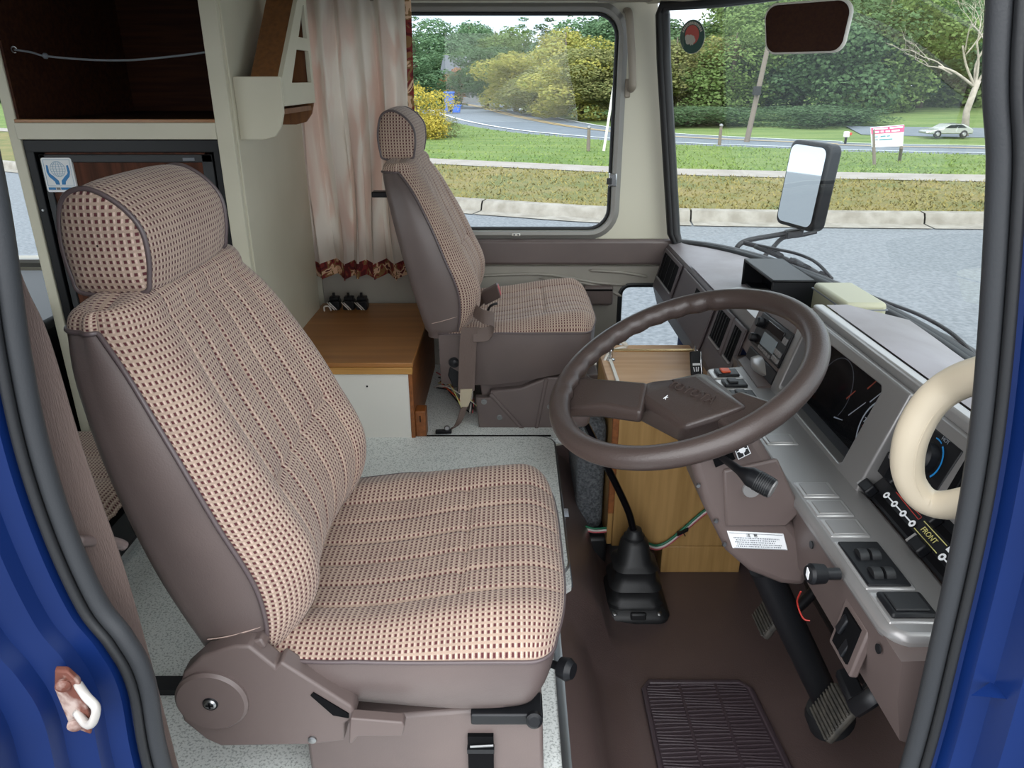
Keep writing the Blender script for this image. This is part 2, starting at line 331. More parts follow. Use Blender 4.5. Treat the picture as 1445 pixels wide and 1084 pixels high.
MB().tube([(x, y, PZ+.003) for x, y in hl], .004, 6, closed=True).build('hatch_edge', 'steel', hatch)
MB().tube([(-.7, 2.062, PZ+.002), (.12, 2.062, PZ+.002)], .003, 6).build('hatch_seam', 'black_matte', hatch)
MB().obox((.131, 1.62, PZ), (0, 1, 0), (1, 0, 0), (0, 0, 1), .02, .012, .004).build('hatch_clip', 'chrome', hatch)
for y in (1.56, 1.60): MB().lathe([(.008, 0), (.008, .004), (.005, .007)], (.158, y, PZ-.055), (.7, 0, .7), 12).build('screw', 'steel', fl)
MB().box(-.67, -.40, 1.02, 1.055, PZ, PZ+.012).build('seat_rail', 'black_metal', fl)
# left (far) wall with windows
LY = 2.70
wl_out = [(-2.7, -.35), (.86, -.35), (.86, .66), (.575, .69), (.475, 1.46), (.44, 1.66), (-2.7, 1.66)]
win1 = rrect(-.98, .352, .742, 1.452, .075, 7); win2 = rrect(-2.5, -1.36, .64, 1.47, .06, 6); win3 = rrect(.40, .80, .16, .545, .04, 5)
wl = struct('wall_left', holed(wl_out, [win1, win2, win3], lambda p: (p[0], LY, p[1]), (0, .05, 0)), 'cream_wall', smooth=30, label='cream passenger side wall of the van')
pan = holed([(-.7, PZ-.2), (.80, PZ-.2), (.80, .56), (.56, .615), (-.7, .615)], [win3], lambda p: (p[0], LY-.014, p[1]), (0, .014, 0)).build('lower_panel', 'panel_vinyl', wl, bevel=.003)
for pts in ([(-.2, .575), (.1, .585), (.30, .555), (.42, .545)], [(.10, .57), (.30, .545), (.41, .50)], [(.28, .60), (.40, .592), (.50, .575)]):
    MB().tube(spline([(x, LY-.015, z) for x, z in pts], 6), [.001]+[.006]*(6*(len(pts)-1)-1)+[.001], 6, sq=(1, 1)).build('fold', 'panel_vinyl', wl, smooth=180)
MB().box(-.7, .60, LY-.035, LY, .622, .715).build('padded_band', 'vinyl_brown', wl, bevel=.012, seg=3)
ab = MB().box(.262, .372, LY-.045, LY-.012, .475, .545).build('ashtray_box', 'plastic_brown', wl, bevel=.008, seg=3)
MB().box(.266, .368, LY-.047, LY-.044, .53, .536).build('ashtray_lid_seam', 'black_matte', ab)
def win_frame(lp, y0, wd, name, m, par):
    n = len(lp); cx = sum(p[0] for p in lp)/n; cz = sum(p[1] for p in lp)/n
    prof = [(0, 0), (0, -.018), (wd*.4, -.022), (wd, -.008), (wd, 0)]; rws = []
    for i in range(n):
        a = Vector(lp[i-1]); b = Vector(lp[(i+1) % n]); d = (b-a).normalized(); nr = Vector((d.y, -d.x))
        rws.append([(lp[i][0]+nr.x*o, y0+h, lp[i][1]+nr.y*o) for o, h in prof])
    rws.append(rws[0]); return MB().grid(rws).build(name, m, par, smooth=50)
w1 = struct('window_1', MB().xz([(p[0], p[1]) for p in rrect(-.97, .342, .752, 1.442, .07, 7)], LY+.018, LY+.023), 'window_glass', label='passenger side window pane with rounded corners')
win_frame(win1, LY, .03, 'window_frame', 'frame_grey', w1); 
MB().tube([(p[0], LY+.012, p[1]) for p in rrect(-.975, .347, .747, 1.447, .072, 7)], .007, 8, closed=True).build('window_gasket', 'seal_rubber', w1)
lt = MB().box(.338, .366, LY-.03, LY-.002, .90, .945).build('window_latch', 'chrome', w1, bevel=.003)
MB().box(.330, .348, LY-.036, LY-.028, .908, .93).build('latch_tongue', 'black_metal', lt, bevel=.002)
pl = MB().box(.0, .03, LY-.026, LY-.02, .727, .736).build('screw_plate', 'white_plastic', w1, bevel=.002)
for x in (.008, .022): MB().lathe([(.003, 0), (.002, .002)], (x, LY-.026, .7315), (0, -1, 0), 10).build('screw', 'black_metal', pl)
w2 = struct('window_2', MB().xz(rrect(-2.49, -1.37, .65, 1.46, .05, 6), LY+.018, LY+.023), 'window_glass', label='rear side window behind the tall cabinet')
win_frame(win2, LY, .03, 'window_frame', 'frame_grey', w2)
w3 = struct('window_3', MB().xz(rrect(.405, .795, .165, .54, .036, 5), LY+.018, LY+.023), 'window_glass', label='low kick window beneath the dashboard')
MB().tube([(p[0], LY-.005, p[1]) for p in win3], .012, 8, closed=True).build('window_gasket', 'rubber_black', w3)
# header trim, far pillar grip
struct('trim_1', MB().box(-2.7, .34, LY-.05, LY, 1.475, 1.56), 'cream_wall', bevel=.01, label='cream header above the side window')
MB().box(-.6, .30, LY-.056, LY-.05, 1.478, 1.492).build('header_rail', 'trim_beige', bpy.data.objects['trim_1'], bevel=.004)
MB().xz([(.27, 1.475), (.44, 1.475), (.47, 1.50), (.44, 1.56), (.27, 1.56)], LY-.08, LY-.04).build('corner_cap', 'trim_beige', bpy.data.objects['trim_1'], bevel=.006)
gh = thing('pillar_grip', 'beige grab bar standing upright on far windshield pillar', 'handle', (.40, LY, 1.2))
MB().tube(spline([(.372, LY-.002, 1.455), (.376, LY-.035, 1.44), (.388, LY-.04, 1.35), (.398, LY-.04, 1.25), (.401, LY-.035, 1.225), (.401, LY-.002, 1.215)], 5), .012, 10, sq=(.8, 1.1)).build('grip_bar', 'trim_beige', gh)
MB().box(.378, .398, LY-.012, LY, 1.19, 1.25).build('grip_foot', 'trim_beige', gh, bevel=.004)
# ceiling
cp = [(-2.7, .58)]+[(wsx(y, 1.48)-.02, y) for y in np.linspace(.58, 2.68, 24)]+[(-2.7, 2.74)]
struct('ceiling', MB().xy(cp, 1.56, 1.60), 'cream_wall', label='cream van ceiling')
hr = [[(wsx(y, 1.47)+dx, y, z) for dx, z in ((.02, 1.60), (.02, 1.475), (-.03, 1.472), (-.08, 1.50), (-.14, 1.565))] for y in np.linspace(.58, 2.68, 24)]
struct('trim_2', MB().grid(hr), 'cream_wall', smooth=180, label='cream header above the windshield')
# windshield: pane, black gasket, painted cowl below
ys = np.linspace(.60, 2.65, 40)
gw = [[(wsx(y, z), y, z) for y in ys] for z in np.linspace(.695, 1.475, 8)]
ws = struct('window_4', MB().grid(gw), 'windshield_glass', smooth=180, label='wide curved windshield pane')
lp = [(wsx(y, .70)-.004, y, .703) for y in ys]+[(wsx(y, z)-.004, y, z) for y, z in ((2.658, .74), (2.658, .9), (2.658, 1.1), (2.658, 1.3), (2.655, 1.44))]+[(wsx(y, 1.47)-.004, y, 1.468) for y in ys[::-1]]+[(wsx(.60, z)-.004, .60, z) for z in (1.4, 1.2, 1.0, .8)]
MB().tube(lp, .016, 8, closed=True).build('windshield_gasket', 'rubber_black', ws, smooth=180)
MB().tube([(p[0]+.012, p[1], p[2]) for p in lp], .019, 8, closed=True).build('windshield_outer_gasket', 'rubber_black', ws, smooth=180)
cr_ = [[(wsx(y)+dx, y, z) for dx, z in ((-.01, .69), (.03, .685), (.05, .64), (.06, .4), (.05, -.3))] for y in np.linspace(.56, 2.70, 40)]
struct('wall_front', MB().grid(cr_), 'blue_paint', smooth=180, label='blue painted nose panel below the windshield')
# near side: blue door jambs, rubber seals, side wall behind the seats
def jamb(name, path, prof, m, label):
    r_ = [[(p.x+a, p.y+b, p.z) for a, b in prof] for p in path]
    return struct(name, MB().grid(r_), m, smooth=28, label=label)
Bp = spline([(-.41, .6, 1.7), (-.412, .6, 1.35), AY(-24, 250, .6), AY(16, 500, .6), AY(46, 640, .6), AY(86, 760, .6), AY(130, 855, .6), AY(168, 905, .6), AY(198, 965, .6), AY(223, 1090, .6), (-.372, .6, .3), (-.372, .6, -.2)], 8)
Ap = spline([(.30, .6, 1.7), AY(1424, 0, .6), AY(1422, 250, .6), AY(1402, 540, .6), AY(1377, 720, .6), AY(1338, 900, .6), AY(1292, 1084, .6), (.435, .6, .3), (.435, .6, -.2)], 8)
jb = jamb('wall_right_rear_jamb', Bp, [(-.006, .0), (-.014, -.002), (-.016, -.012), (-.034, -.016), (-.038, -.030), (-.066, -.036), (-.070, -.052), (-.10, -.058), (-.104, -.085), (-.30, -.10)], 'blue_paint', 'blue painted rear door jamb with latch striker')
ja = jamb('wall_right_front_jamb', Ap, [(.004, .0), (.018, -.004), (.022, -.018), (.040, -.024), (.046, -.05), (.075, -.06), (.08, -.09), (.30, -.13)], 'blue_paint', 'blue painted front door jamb')
for nm, P_, sg, lab in (('door_seal', Bp, -1, 'thick black rubber door seal along the rear jamb'), ('door_seal', Ap, 1, 'thick black rubber door seal along the front jamb')):
    t_ = thing(nm, lab, 'door seal', (P_[0].x, .6, .3))
    MB().tube([(p.x-sg*.004, p.y+.004, p.z) for p in P_], .0095, 10, sq=(1, 1)).build('seal_bulb', 'seal_rubber', t_, smooth=180)
    MB().tube([(p.x+sg*.005, p.y-.007, p.z) for p in P_], .005, 8).build('seal_lip', 'rubber_black', t_, smooth=180)
st = thing('door_striker', 'rusty latch striker loop bolted on blue rear jamb', 'striker', AY(105, 985, .545))
sc = AY(103, 992, .548)
pts = [sc+Vector((a*.95, -.3*a, b)) for a, b in ((-.014, -.036), (.012, -.038), (.018, -.02), (.016, .03), (.004, .04), (-.012, .036), (-.02, .01))]
MB().prism(pts, (-.003, .008, 0)).build('striker_plate', 'rust', st, bevel=.002)
for dz in (-.026, .024): MB().lathe([(.007, 0), (.007, .003), (.003, .005)], sc+Vector((-.003, -.001, dz)), (.3, -1, 0), 14).build('screw', 'rust', st)
MB().tube(spline([sc+Vector(v) for v in ((.010, 0, .023), (.025, -.014, .022), (.034, -.018, .012), (.027, -.018, -.006), (.016, -.012, -.014), (.001, 0, -.012))], 5), .0042, 10).build('striker_loop', 'worn_metal', st, smooth=180)
# interior side wall behind the driver with an added window for light, rear wall
wr_in = rrect(-2.4, -.75, .72, 1.42, .06, 5)
wr = struct('wall_right', holed([(-2.7, -.3), (-.50, -.3), (-.50, 1.64), (-2.7, 1.64)], [wr_in], lambda p: (p[0], .67, p[1]), (0, -.04, 0)), 'cream_wall', label='cream side wall behind the driver')
struct('added_window', MB().xz(rrect(-2.39, -.76, .73, 1.41, .05, 5), .645, .65), 'window_glass', label='added unseen side window behind the driver, lets in light')
struct('wall_back', MB().box(-2.75, -2.7, .55, 2.74, -.3, 1.64), 'wood_dark', label='dark wood rear partition')
struct('wall_right_header', MB().box(-.46, .42, .56, .62, 1.50, 1.66), 'cream_wall', label='cream header above the open driver door')
# ================================================================ SEATS
def gz(d, s): return math.exp(-(d/s)**2)
SEAMS_B = (-.58, -.35, -.117, .117, .35, .58)
def make_seat(o, label, driver):
    ox, oy, oz = o
    R = thing('captain_chair', label, 'chair', (ox-.15, oy, PZ))
    def W(x, y, z): return (x+ox, y+oy, z+oz)
    # ---- backrest
    zk = [.50, .56, .62, .735, .86, .93, .965]
    XR = [-.440, -.455, -.470, -.497, -.525, -.541, -.548]; XP = [-.345, -.335, -.336, -.375, -.428, -.468, -.497]; XF = [-.325, -.292, -.285, -.330, -.390, -.425, -.447]; WW = [.236, .246, .254, .258, .246, .226, .208]
    zs = list(np.linspace(.50, .965, 92)); caps = [math.radians(a) for a in np.linspace(4, 90, 16)]
    a_ = np.linspace(-1, 1, 151); S = np.sign(a_)*(1-(1-np.abs(a_))**1.35)
    rows = []; uvs = []; vlen = 0; prev = None
    def fx(z, s, xp, xf, k=1):
        rim = (1-abs(s)**5)**(1/2.6); x = xp+(xf-xp)*rim
        up = ci([.5, .6, .8, .97], [.6, 1, 1, .3], z)
        x += up*(.016*gz(abs(s)-.76, .16)-.014*gz(s, .42))
        for q in SEAMS_B: x -= .0055*gz((s-q)*.25, .0045)*ci([.5, .6, .93, .99], [1, 1, 1, .3], z)
        if abs(s) < .6: x -= .006*gz(z-(.715+.02*abs(s)), .007)
        return x
    def row(z, k):
        zz = min(z, .965); xr, xp, xf, ww = (ci(zk, q, zz) for q in (XR, XP, XF, WW))
        mid = .5*(xr+xf)
        rw = []
        for s in S:
            x = fx(zz, s, xp, xf); y = ww*s
            rw.append((mid+(x-mid)*k, y*(1-.10*(1-k)), z-.020*abs(s)**3*(1-k)))
        return rw
    mids = None
    for z in zs: rows.append((z, 1.0, row(z, 1.0)))
    for a in caps: rows.append((.965+.040*math.sin(a), max(math.cos(a), 0)**.75, row(.965+.040*math.sin(a), max(math.cos(a), 0)**.75)))
    mr = rows[45][2]; ul = [0]
    for j in range(1, len(mr)): ul.append(ul[-1]+math.dist(mr[j][:2], mr[j-1][:2]))
    P = []; UV = []; vl = 0
    for i, (z, k, rw) in enumerate(rows):
        if i: vl += math.dist(rw[75], rows[i-1][2][75])
        P.append([W(*p) for p in rw]); UV.append([(u, vl) for u in ul])
    back = MB().grid(P, uv=UV).build('backrest', 'check_velour', R, smooth=180)
    # cap over the shoulders to the rear, starting from the rim of the vinyl shell
    def shell_row(z):
        zz = max(z, .5); xr, xp, ww = (ci(zk, q, zz) for q in (XR, XP, WW)); r3 = []
        for t in np.linspace(0, 1, 9): r3.append((xp+(xr+.03-xp)*t, -ww-.006*math.sin(math.pi*t)))
        for t in np.linspace(.2, 1, 5): r3.append((xr+.03-.03*math.sin(t*math.pi/2), -ww+.03*(1-math.cos(t*math.pi/2))))
        r3 += [(xr-.006*math.cos(y/ww*1.5), y) for y in np.linspace(-ww+.05, ww-.05, 9)]
        r3 += [(x, -y) for x, y in r3[:14]][::-1]
        return r3
    base = shell_row(.965); mid = .5*(ci(zk, XR, .965)+ci(zk, XF, .965)); wt = ci(zk, WW, .965); P2 = []; UV2 = []; bl = [0]
    for p, q in zip(base, base[1:]): bl.append(bl[-1]+math.dist(p, q))
    for i, (z, k, rw) in enumerate(rows[len(zs)-1:]):
        P2.append([W(mid+(x-mid)*k, y*(1-.10*(1-k)), z-.020*min(abs(y)/wt, 1)**3*(1-k)) for x, y in base]); UV2.append([(u, -.006*i) for u in bl])
    MB().grid(P2, uv=UV2).build('backrest_crown', 'check_velour', R, smooth=180)
    # vinyl shell: near side, rear, far side
    P3 = []
    for z in np.linspace(.485, .965, 40):
        zz = max(z, .5); xr, xp, ww = (ci(zk, q, zz) for q in (XR, XP, WW)); r3 = []
        for t in np.linspace(0, 1, 9): r3.append((xp+(xr+.03-xp)*t, -ww-.006*math.sin(math.pi*t)))
        for t in np.linspace(.2, 1, 5): r3.append((xr+.03-.03*math.sin(t*math.pi/2), -ww+.03*(1-math.cos(t*math.pi/2))))
        r3 += [(xr-.006*math.cos(y/ww*1.5), y) for y in np.linspace(-ww+.05, ww-.05, 9)]
        r3 += [(x, -y) for x, y in r3[:14]][::-1]
        if z < .5: r3 = [(x*.9+(-.39)*.1, y*.97) for x, y in r3]
        P3.append([W(x, y, z) for x, y in r3])
    sh = MB().grid(P3)
    sh.f.append(tuple(range(len(P3[0])))); sh.build('back_shell', 'vinyl_brown', R, smooth=60)
    for sg in (-1, 1):
        pp = []
        for z in list(np.linspace(.51, .965, 40)): pp.append(W(ci(zk, XP, z)+.001, sg*(ci(zk, WW, z)+.002), z))
        pp += [W(x, sg*abs(y), .967) for x, y in base[1:14]]
        MB().tube(spline(pp, 2), .0034, 8).build('piping', 'vinyl_piping', R, smooth=180)
        MB().tube([W(ci([0, 1], [-.342, -.418], t), sg*(ci(zk, WW, .55)+.0065*math.sin(math.pi*(.1+.8*t))), .555-.022*t+.004) for t in np.linspace(0, 1, 8)], .0009, 5).build('stitching', 'thread', R)
    # ---- headrest
    HP = [(-.470, .992), (-.456, 1.015), (-.452, 1.055), (-.458, 1.085), (-.480, 1.112), (-.512, 1.130), (-.540, 1.126), (-.556, 1.105), (-.564, 1.06), (-.560, 1.015), (-.548, .992)]
    hp = spline([(x, 0, z) for x, z in HP], 6, closed=True); cx, cz = -.508, 1.06; hw = .135
    ss = [-1, -.985, -.96]+list(np.linspace(-.92, .92, 31))+[.96, .985, 1]
    P4 = []; UV4 = []; per = [0]
    for i in range(1, len(hp)+1): per.append(per[-1]+(hp[i % len(hp)]-hp[i-1]).length)
    for s in ss:
        k = 1-.085*abs(s)**5+.028*(1-s*s)
        P4.append([W(cx+(p.x-cx)*k, hw*s, cz+(p.z-cz)*k) for p in hp+[hp[0]]]); UV4.append([(hw*s+.3, per[i]) for i in range(len(hp)+1)])
    hd = MB().grid(P4, uv=UV4).build('headrest', 'check_velour', R, smooth=180)
    for sg in (-1, 1):
        P5 = []; UV5 = []
        for k, bul in ((.925, 0), (.85, .006), (.7, .011), (.5, .014), (.25, .016), (.02, .0165)):
            P5.append([W(cx+(p.x-cx)*k, sg*(hw+bul), cz+(p.z-cz)*k) for p in hp+[hp[0]]]); UV5.append([((p.x-cx)*k, (p.z-cz)*k) for p in hp+[hp[0]]])
        MB().grid(P5, uv=UV5).build('headrest_end', 'check_velour', hd, smooth=180)
        MB().tube([W(cx+(p.x-cx)*.94, sg*(hw+.001), cz+(p.z-cz)*.94) for p in hp], .0034, 8, closed=True).build('headrest_piping', 'vinyl_piping', hd, smooth=180)
    for y in (-.06, .06): MB().tube([W(-.50, y, .95), W(-.506, y, 1.01)], .006, 8).build('headrest_post', 'chrome', R)
    # ---- cushion
    S2 = S; rows = []; xs = list(np.linspace(-.40, .015, 70)); ph = [math.radians(a) for a in np.linspace(4, 84, 22)]
    def crow(x, dz, inset):
        rw = []; ww = ci([-.40, -.25, 0, .08], [.236, .258, .262, .262], x)-inset; zf = ci([-.40, -.2, -.05, .02, .09], [.508, .522, .549, .556, .554], x)-dz; zp = min(.512+.012*gz(x+.37, .05), zf-.008)
        for s in S2:
            rim = (1-abs(s)**5)**(1/2.4); z = zp+(zf-zp)*rim
            z += (1-dz/.05)*(.012*gz(abs(s)-.78, .15)-.010*gz(s, .45))
            for q in SEAMS_B: z -= .0055*gz((s-q)*.25, .0045)*(1-dz/.06)
            if abs(s) < .6: z -= .0055*gz(x-(-.075-.012*abs(s)), .006)
            rw.append((x, ww*s, z))
        return rw
    for x in xs: rows.append(crow(x, 0, 0))
    for a in ph:
        r_ = crow(.015+.068*math.sin(a), .040*(1-math.cos(a)), .055*(1-math.cos(a))**1.3); rows.append([(p[0]-.020*abs(s)**4*math.sin(a), p[1], p[2]) for p, s in zip(r_, S2)])
    P = []; UV = []; vl = 0; ul = [0]
    for j in range(1, len(S2)): ul.append(ul[-1]+math.dist(rows[40][j], rows[40][j-1]))
    for i, rw in enumerate(rows):
        if i: vl += math.dist(rw[75], rows[i-1][75])
        P.append([W(*p) for p in rw]); UV.append([(vl, u) for u in ul])
    MB().grid(P, uv=UV).build('cushion', 'check_velour', R, smooth=180)
    loop = [r_[0] for r_ in rows]+rows[-1][1:]+[r_[-1] for r_ in rows[::-1]][1:]
    cxx = -.16; P6 = []
    for t in np.linspace(0, 1, 10):
        r6 = []
        for x, y, z in loop:
            zb = ci([-.4, -.2, 0, .05, .1], [.43, .412, .405, .415, .43], x) if driver else ci([-.4, -.25, .1], [.33, .335, .40], x)
            ins = 1-.10*t**2.2+.012*math.sin(math.pi*t)
            fr = max(0, (x-.0)/.09)
            r6.append(W(cxx+(x-cxx)*(1-(.13 if driver else .03)*t**1.6*fr), y*ins, z+(zb-z)*t+.0))
        P6.append(r6)
    sk = MB().grid(P6); sk.f.append(tuple(len(sk.v)-len(loop)+i for i in range(len(loop)))); sk.build('cushion_skirt', 'vinyl_brown', R, smooth=60)
    MB().tube([W(x, y*1.005, z-.001) for x, y, z in loop[::3]], .003, 8).build('cushion_piping', 'vinyl_piping', R, smooth=180)
    return R, W
DS, WD = make_seat((0, 1.06, 0), 'driver seat in checked maroon and beige velour nearest the open door', True)
PS, WP = make_seat((.18, 2.36, .04), 'passenger seat in checked velour beside the far side window', False)
# driver seat: recliner cover, lever, pedestal, knob
ry = .784
cov = [AY(*p, ry) for p in ((250, 985), (258, 950), (285, 926), (330, 912), (352, 912), (388, 942), (396, 934), (440, 962), (497, 998), (502, 1012), (486, 1022), (486, 1046), (440, 1052), (312, 1054), (290, 1044), (258, 1018))]
rc = MB().prism(cov, (0, .03, 0)).build('recliner_cover', 'plastic_brown', DS, bevel=.004, seg=3)
hc = AY(300, 987, ry)
MB().lathe([(.050, 0), (.050, .006), (.046, .010), (.0, .0105)], hc+Vector((0, .002, 0)), (0, -1, 0), 40).build('recliner_disc', 'plastic_brown', rc)
MB().lathe([(.0085, 0), (.0085, .003), (.006, .005)], hc+Vector((0, -.007, 0)), (0, -1, 0), 16).build('screw', 'steel', rc)
MB().lathe([(.011, 0), (.010, .002), (.009, .002)], hc+Vector((0, -.008, 0)), (0, -1, 0), 20, caps=False).build('screw_recess', 'black_plastic', rc)
for dv in ((.005, 0, .0012), (.0012, 0, .005)): MB().obox(hc+Vector((0, -.0122, 0)), (1, 0, 0), (0, 1, 0), (0, 0, 1), dv[0], .0004, dv[2]).build('screw_slot', 'black_matte', rc)
MB().lathe([(.006, 0), (.006, .003), (.003, .004)], AY(441, 1043, ry), (0, -1, 0), 14).build('screw', 'steel', rc)
sl = [AY(*p, ry-.002) for p in ((438, 982), (442, 978), (492, 1008), (492, 1014), (470, 1010))]; MB().prism(sl, (0, .004, 0)).build('cover_slot', 'black_matte', rc)
br = [AY(*p, ry+.005) for p in ((332, 921), (356, 914), (386, 938), (378, 947))]; MB().prism(br, (0, .02, 0)).build('recliner_link', 'black_metal', DS, bevel=.002)
br = [AY(*p, ry+.012) for p in ((345, 908), (368, 902), (376, 914), (358, 922))]; MB().prism(br, (0, .02, 0)).build('link_boot', 'plastic_brown', DS, bevel=.003)
MB().prism([AY(*p, ry-.012) for p in ((494, 1014), (568, 1020), (571, 1026), (568, 1040), (505, 1040), (497, 1050), (492, 1050))], (0, .018, 0)).build('recline_lever', 'plastic_brown', DS, bevel=.005, seg=3)
ped = MB().xz([(-.31, PZ+.008), (.05, PZ+.008), (.045, .385), (-.05, .388), (-.31, .36)], .835, 1.28).build('pedestal', 'vinyl_brown', DS, bevel=.006)
e0 = AY(660, 1036, .833); e1 = AY(697, 1084, .833)
MB().box(e0.x, e1.x, .828, .84, PZ+.012, e0.z).build('pedestal_slot', 'black_matte', ped)
MB().box(e0.x-.001, e1.x+.001, .824, .834, e0.z-.03, e0.z-.022).build('slot_catch', 'black_metal', ped)
MB().tube([(e0.x+.004, .826, e0.z-.018), (e1.x, .823, e0.z-.012)], .0018, 6).build('slot_spring', 'steel', ped)
MB().box(-.06, .045, .815, .86, .378, .398).build('slide_rail', 'black_metal', DS, bevel=.003)
MB().lathe([(.012, 0), (.012, .008), (.008, .011)], (.032, .815, .392), (0, -1, .3), 16).build('slide_end', 'black_plastic', DS)
kb = AY(787, 940, .86); MB().lathe([(.006, -.03), (.006, 0), (.015, .004), (.017, .018), (.012, .026)], kb, (.8, -.5, .1), 16).build('tilt_knob', 'black_plastic', DS)
# passenger seat: bolted bracket, recliner, back hook
PY = 2.125
bk = [AY(*p, PY) for p in ((671, 561), (690, 562), (692, 552), (735, 548), (773, 533), (800, 533), (826, 528), (838, 540), (838, 600), (800, 607), (676, 607))]
bkt = MB().prism(bk, (0, .03, 0)).build('seat_bracket', 'vinyl_brown', PS, bevel=.005)
MB().xz([(-.085, PZ+.004), (.25, PZ+.004), (.27, .40), (-.10, .37)], PY+.03, 2.58).build('pedestal', 'vinyl_brown', PS, bevel=.005)
for p in ((683, 567), (705, 589), (786, 545), (776, 574), (826, 545)):
    c_ = AY(*p, PY); MB().lathe([(.009, 0), (.009, .002), (.006, .002), (.006, .006)], c_, (0, -1, 0), 6 if False else 14).build('bolt', 'steel', bkt)
MB().tube([AY(692, 556, PY-.002), AY(738, 606, PY-.002)], .006, 8, sq=(1, .6)).build('bracket_rib', 'vinyl_brown', bkt)
MB().tube([AY(771, 535, PY-.002), AY(757, 605, PY-.002)], .006, 8, sq=(1, .6)).build('bracket_rib', 'vinyl_brown', bkt)
rp = [AY(*p, PY+.0) for p in ((618, 495), (650, 480), (655, 520), (652, 545), (640, 548), (632, 530), (636, 510))]
MB().prism(rp, (0, .03, 0)).build('recliner_plate', 'black_metal', PS, bevel=.003)
rr = AY(641, 511, PY-.004); MB().lathe([(.017, 0), (.017, .004), (.010, .004), (.010, .010), (.004, .012)], rr, (0, -1, 0), 20).build('recliner_pivot', 'black_metal', PS)
hk = AY(527, 275, 2.2); MB().box(hk.x-.006, hk.x+.04, 2.2, 2.24, hk.z-.008, hk.z+.008).build('coat_hook', 'black_plastic', PS, bevel=.003)
# ================================================================ DASHBOARD
DB = thing('dashboard', 'long brown and silver dashboard running under the windshield', 'dashboard', (.6, 1.65, .5))
dv = Vector((.2822, 0, .9594)); nv = Vector((-.9594, 0, .2822)); F0 = Vector((.55, 0, .66))
def FP(y, t, h=0): p = F0+dv*t+nv*h; return Vector((p.x, y, p.z))
def fplate(pts, h0, h1): return MB().prism([FP(y, t, h1) for y, t in pts], nv*(h0-h1))
# passenger section
ysec = np.linspace(1.66, 2.66, 26)
MB().grid([[(.62, y, .46), (.535, y, .48), (.515, y, .55), (.552, y, .685), (.562, y, .70), (.58, y, .704), (max(wsx(y)-.10, .60), y, .712), (max(wsx(y)-.02, .605), y, .705), (max(wsx(y)-.02, .61), y, .60)] for y in ysec]).build('passenger_section', 'dash_brown', DB, smooth=30)
MB().grid([[(.560, y, .701), (.58, y, .7055), (max(wsx(y)-.10, .60), y, .7135), (max(wsx(y)-.025, .602), y, .7085)] for y in np.linspace(1.68, 2.655, 24)]).build('passenger_top', 'dash_top', DB, smooth=60)
d1 = Vector((.24, 0, .9708)); n1 = Vector((-.9708, 0, .24)); 
def F1(y, t, h=0): p = Vector((.515, 0, .55))+d1*t+n1*h; return Vector((p.x, y, p.z))
def f1plate(pts, h0, h1): return MB().prism([F1(y, t, h1) for y, t in pts], n1*(h0-h1))
gl = f1plate([(2.325, .005), (1.93, .005), (1.93, .148), (2.325, .148)], 0, .006).build('glovebox_lid', 'dash_brown', DB, bevel=.004)
MB().grid([[(.562, y, .707), (.60, y, .713), (.72, y, .718), (.76, y, .716)] for y in (1.94, 2.31)]).build('glovebox_top', 'dash_top', gl, smooth=60)
f1plate([(2.125, .095), (2.02, .095), (2.02, .135), (2.125, .135)], .004, .0075).build('lid_handle', 'black_matte', gl)
f1plate([(2.12, .095), (2.025, .095), (2.025, .106), (2.12, .106)], .0075, .010).build('lid_handle_lip', 'dash_brown', gl, bevel=.002)
def vent(name, plate, y0, y1, t0, t1, slats):
    v = plate([(y1, t0), (y0, t0), (y0, t1), (y1, t1)], 0, .006).build(name, 'dash_brown', DB, bevel=.003)
    plate([(y1-.02, t0+.012), (y0+.02, t0+.012), (y0+.02, t1-.012), (y1-.02, t1-.012)], .004, .0068).build('vent_opening', 'black_matte', v)
    for k in range(slats):
        y = y0+.03+(y1-y0-.06)*(k+.5)/slats; plate([(y+.002, t0+.014), (y-.002, t0+.014), (y-.002, t1-.014), (y+.002, t1-.014)], .005, .009).build('vent_slat', 'black_plastic', v)
    plate([(y1-.02, t0+.008), (y0+.02, t0+.008), (y0+.02, t0+.013), (y1-.02, t0+.013)], .005, .010).build('vent_lip', 'silver_light', v)
vent('air_vent', f1plate, 2.36, 2.63, .035, .148, 3); vent('air_vent', f1plate, 1.76, 1.90, .055, .16, 4); vent('air_vent', f1plate, 1.66, 1.755, .055, .16, 2)
MB().grid([[(.558, y, .700), (.565, y, .735), (.60, y, .74), (.68, y, .735), (.70, y, .705)] for y in (1.655, 1.80, 1.92)]).build('centre_cowl', 'silver_plastic', DB, smooth=40)
cl = MB().box(.60, .66, 1.70, 1.79, .735, .75).build('clock', 'black_plastic', DB, bevel=.008)
text('clock_digits', '1:30', (.599, 1.745, .742), (0, -1, 0), (0, 0, 1), .012, 'ink_grey', cl)
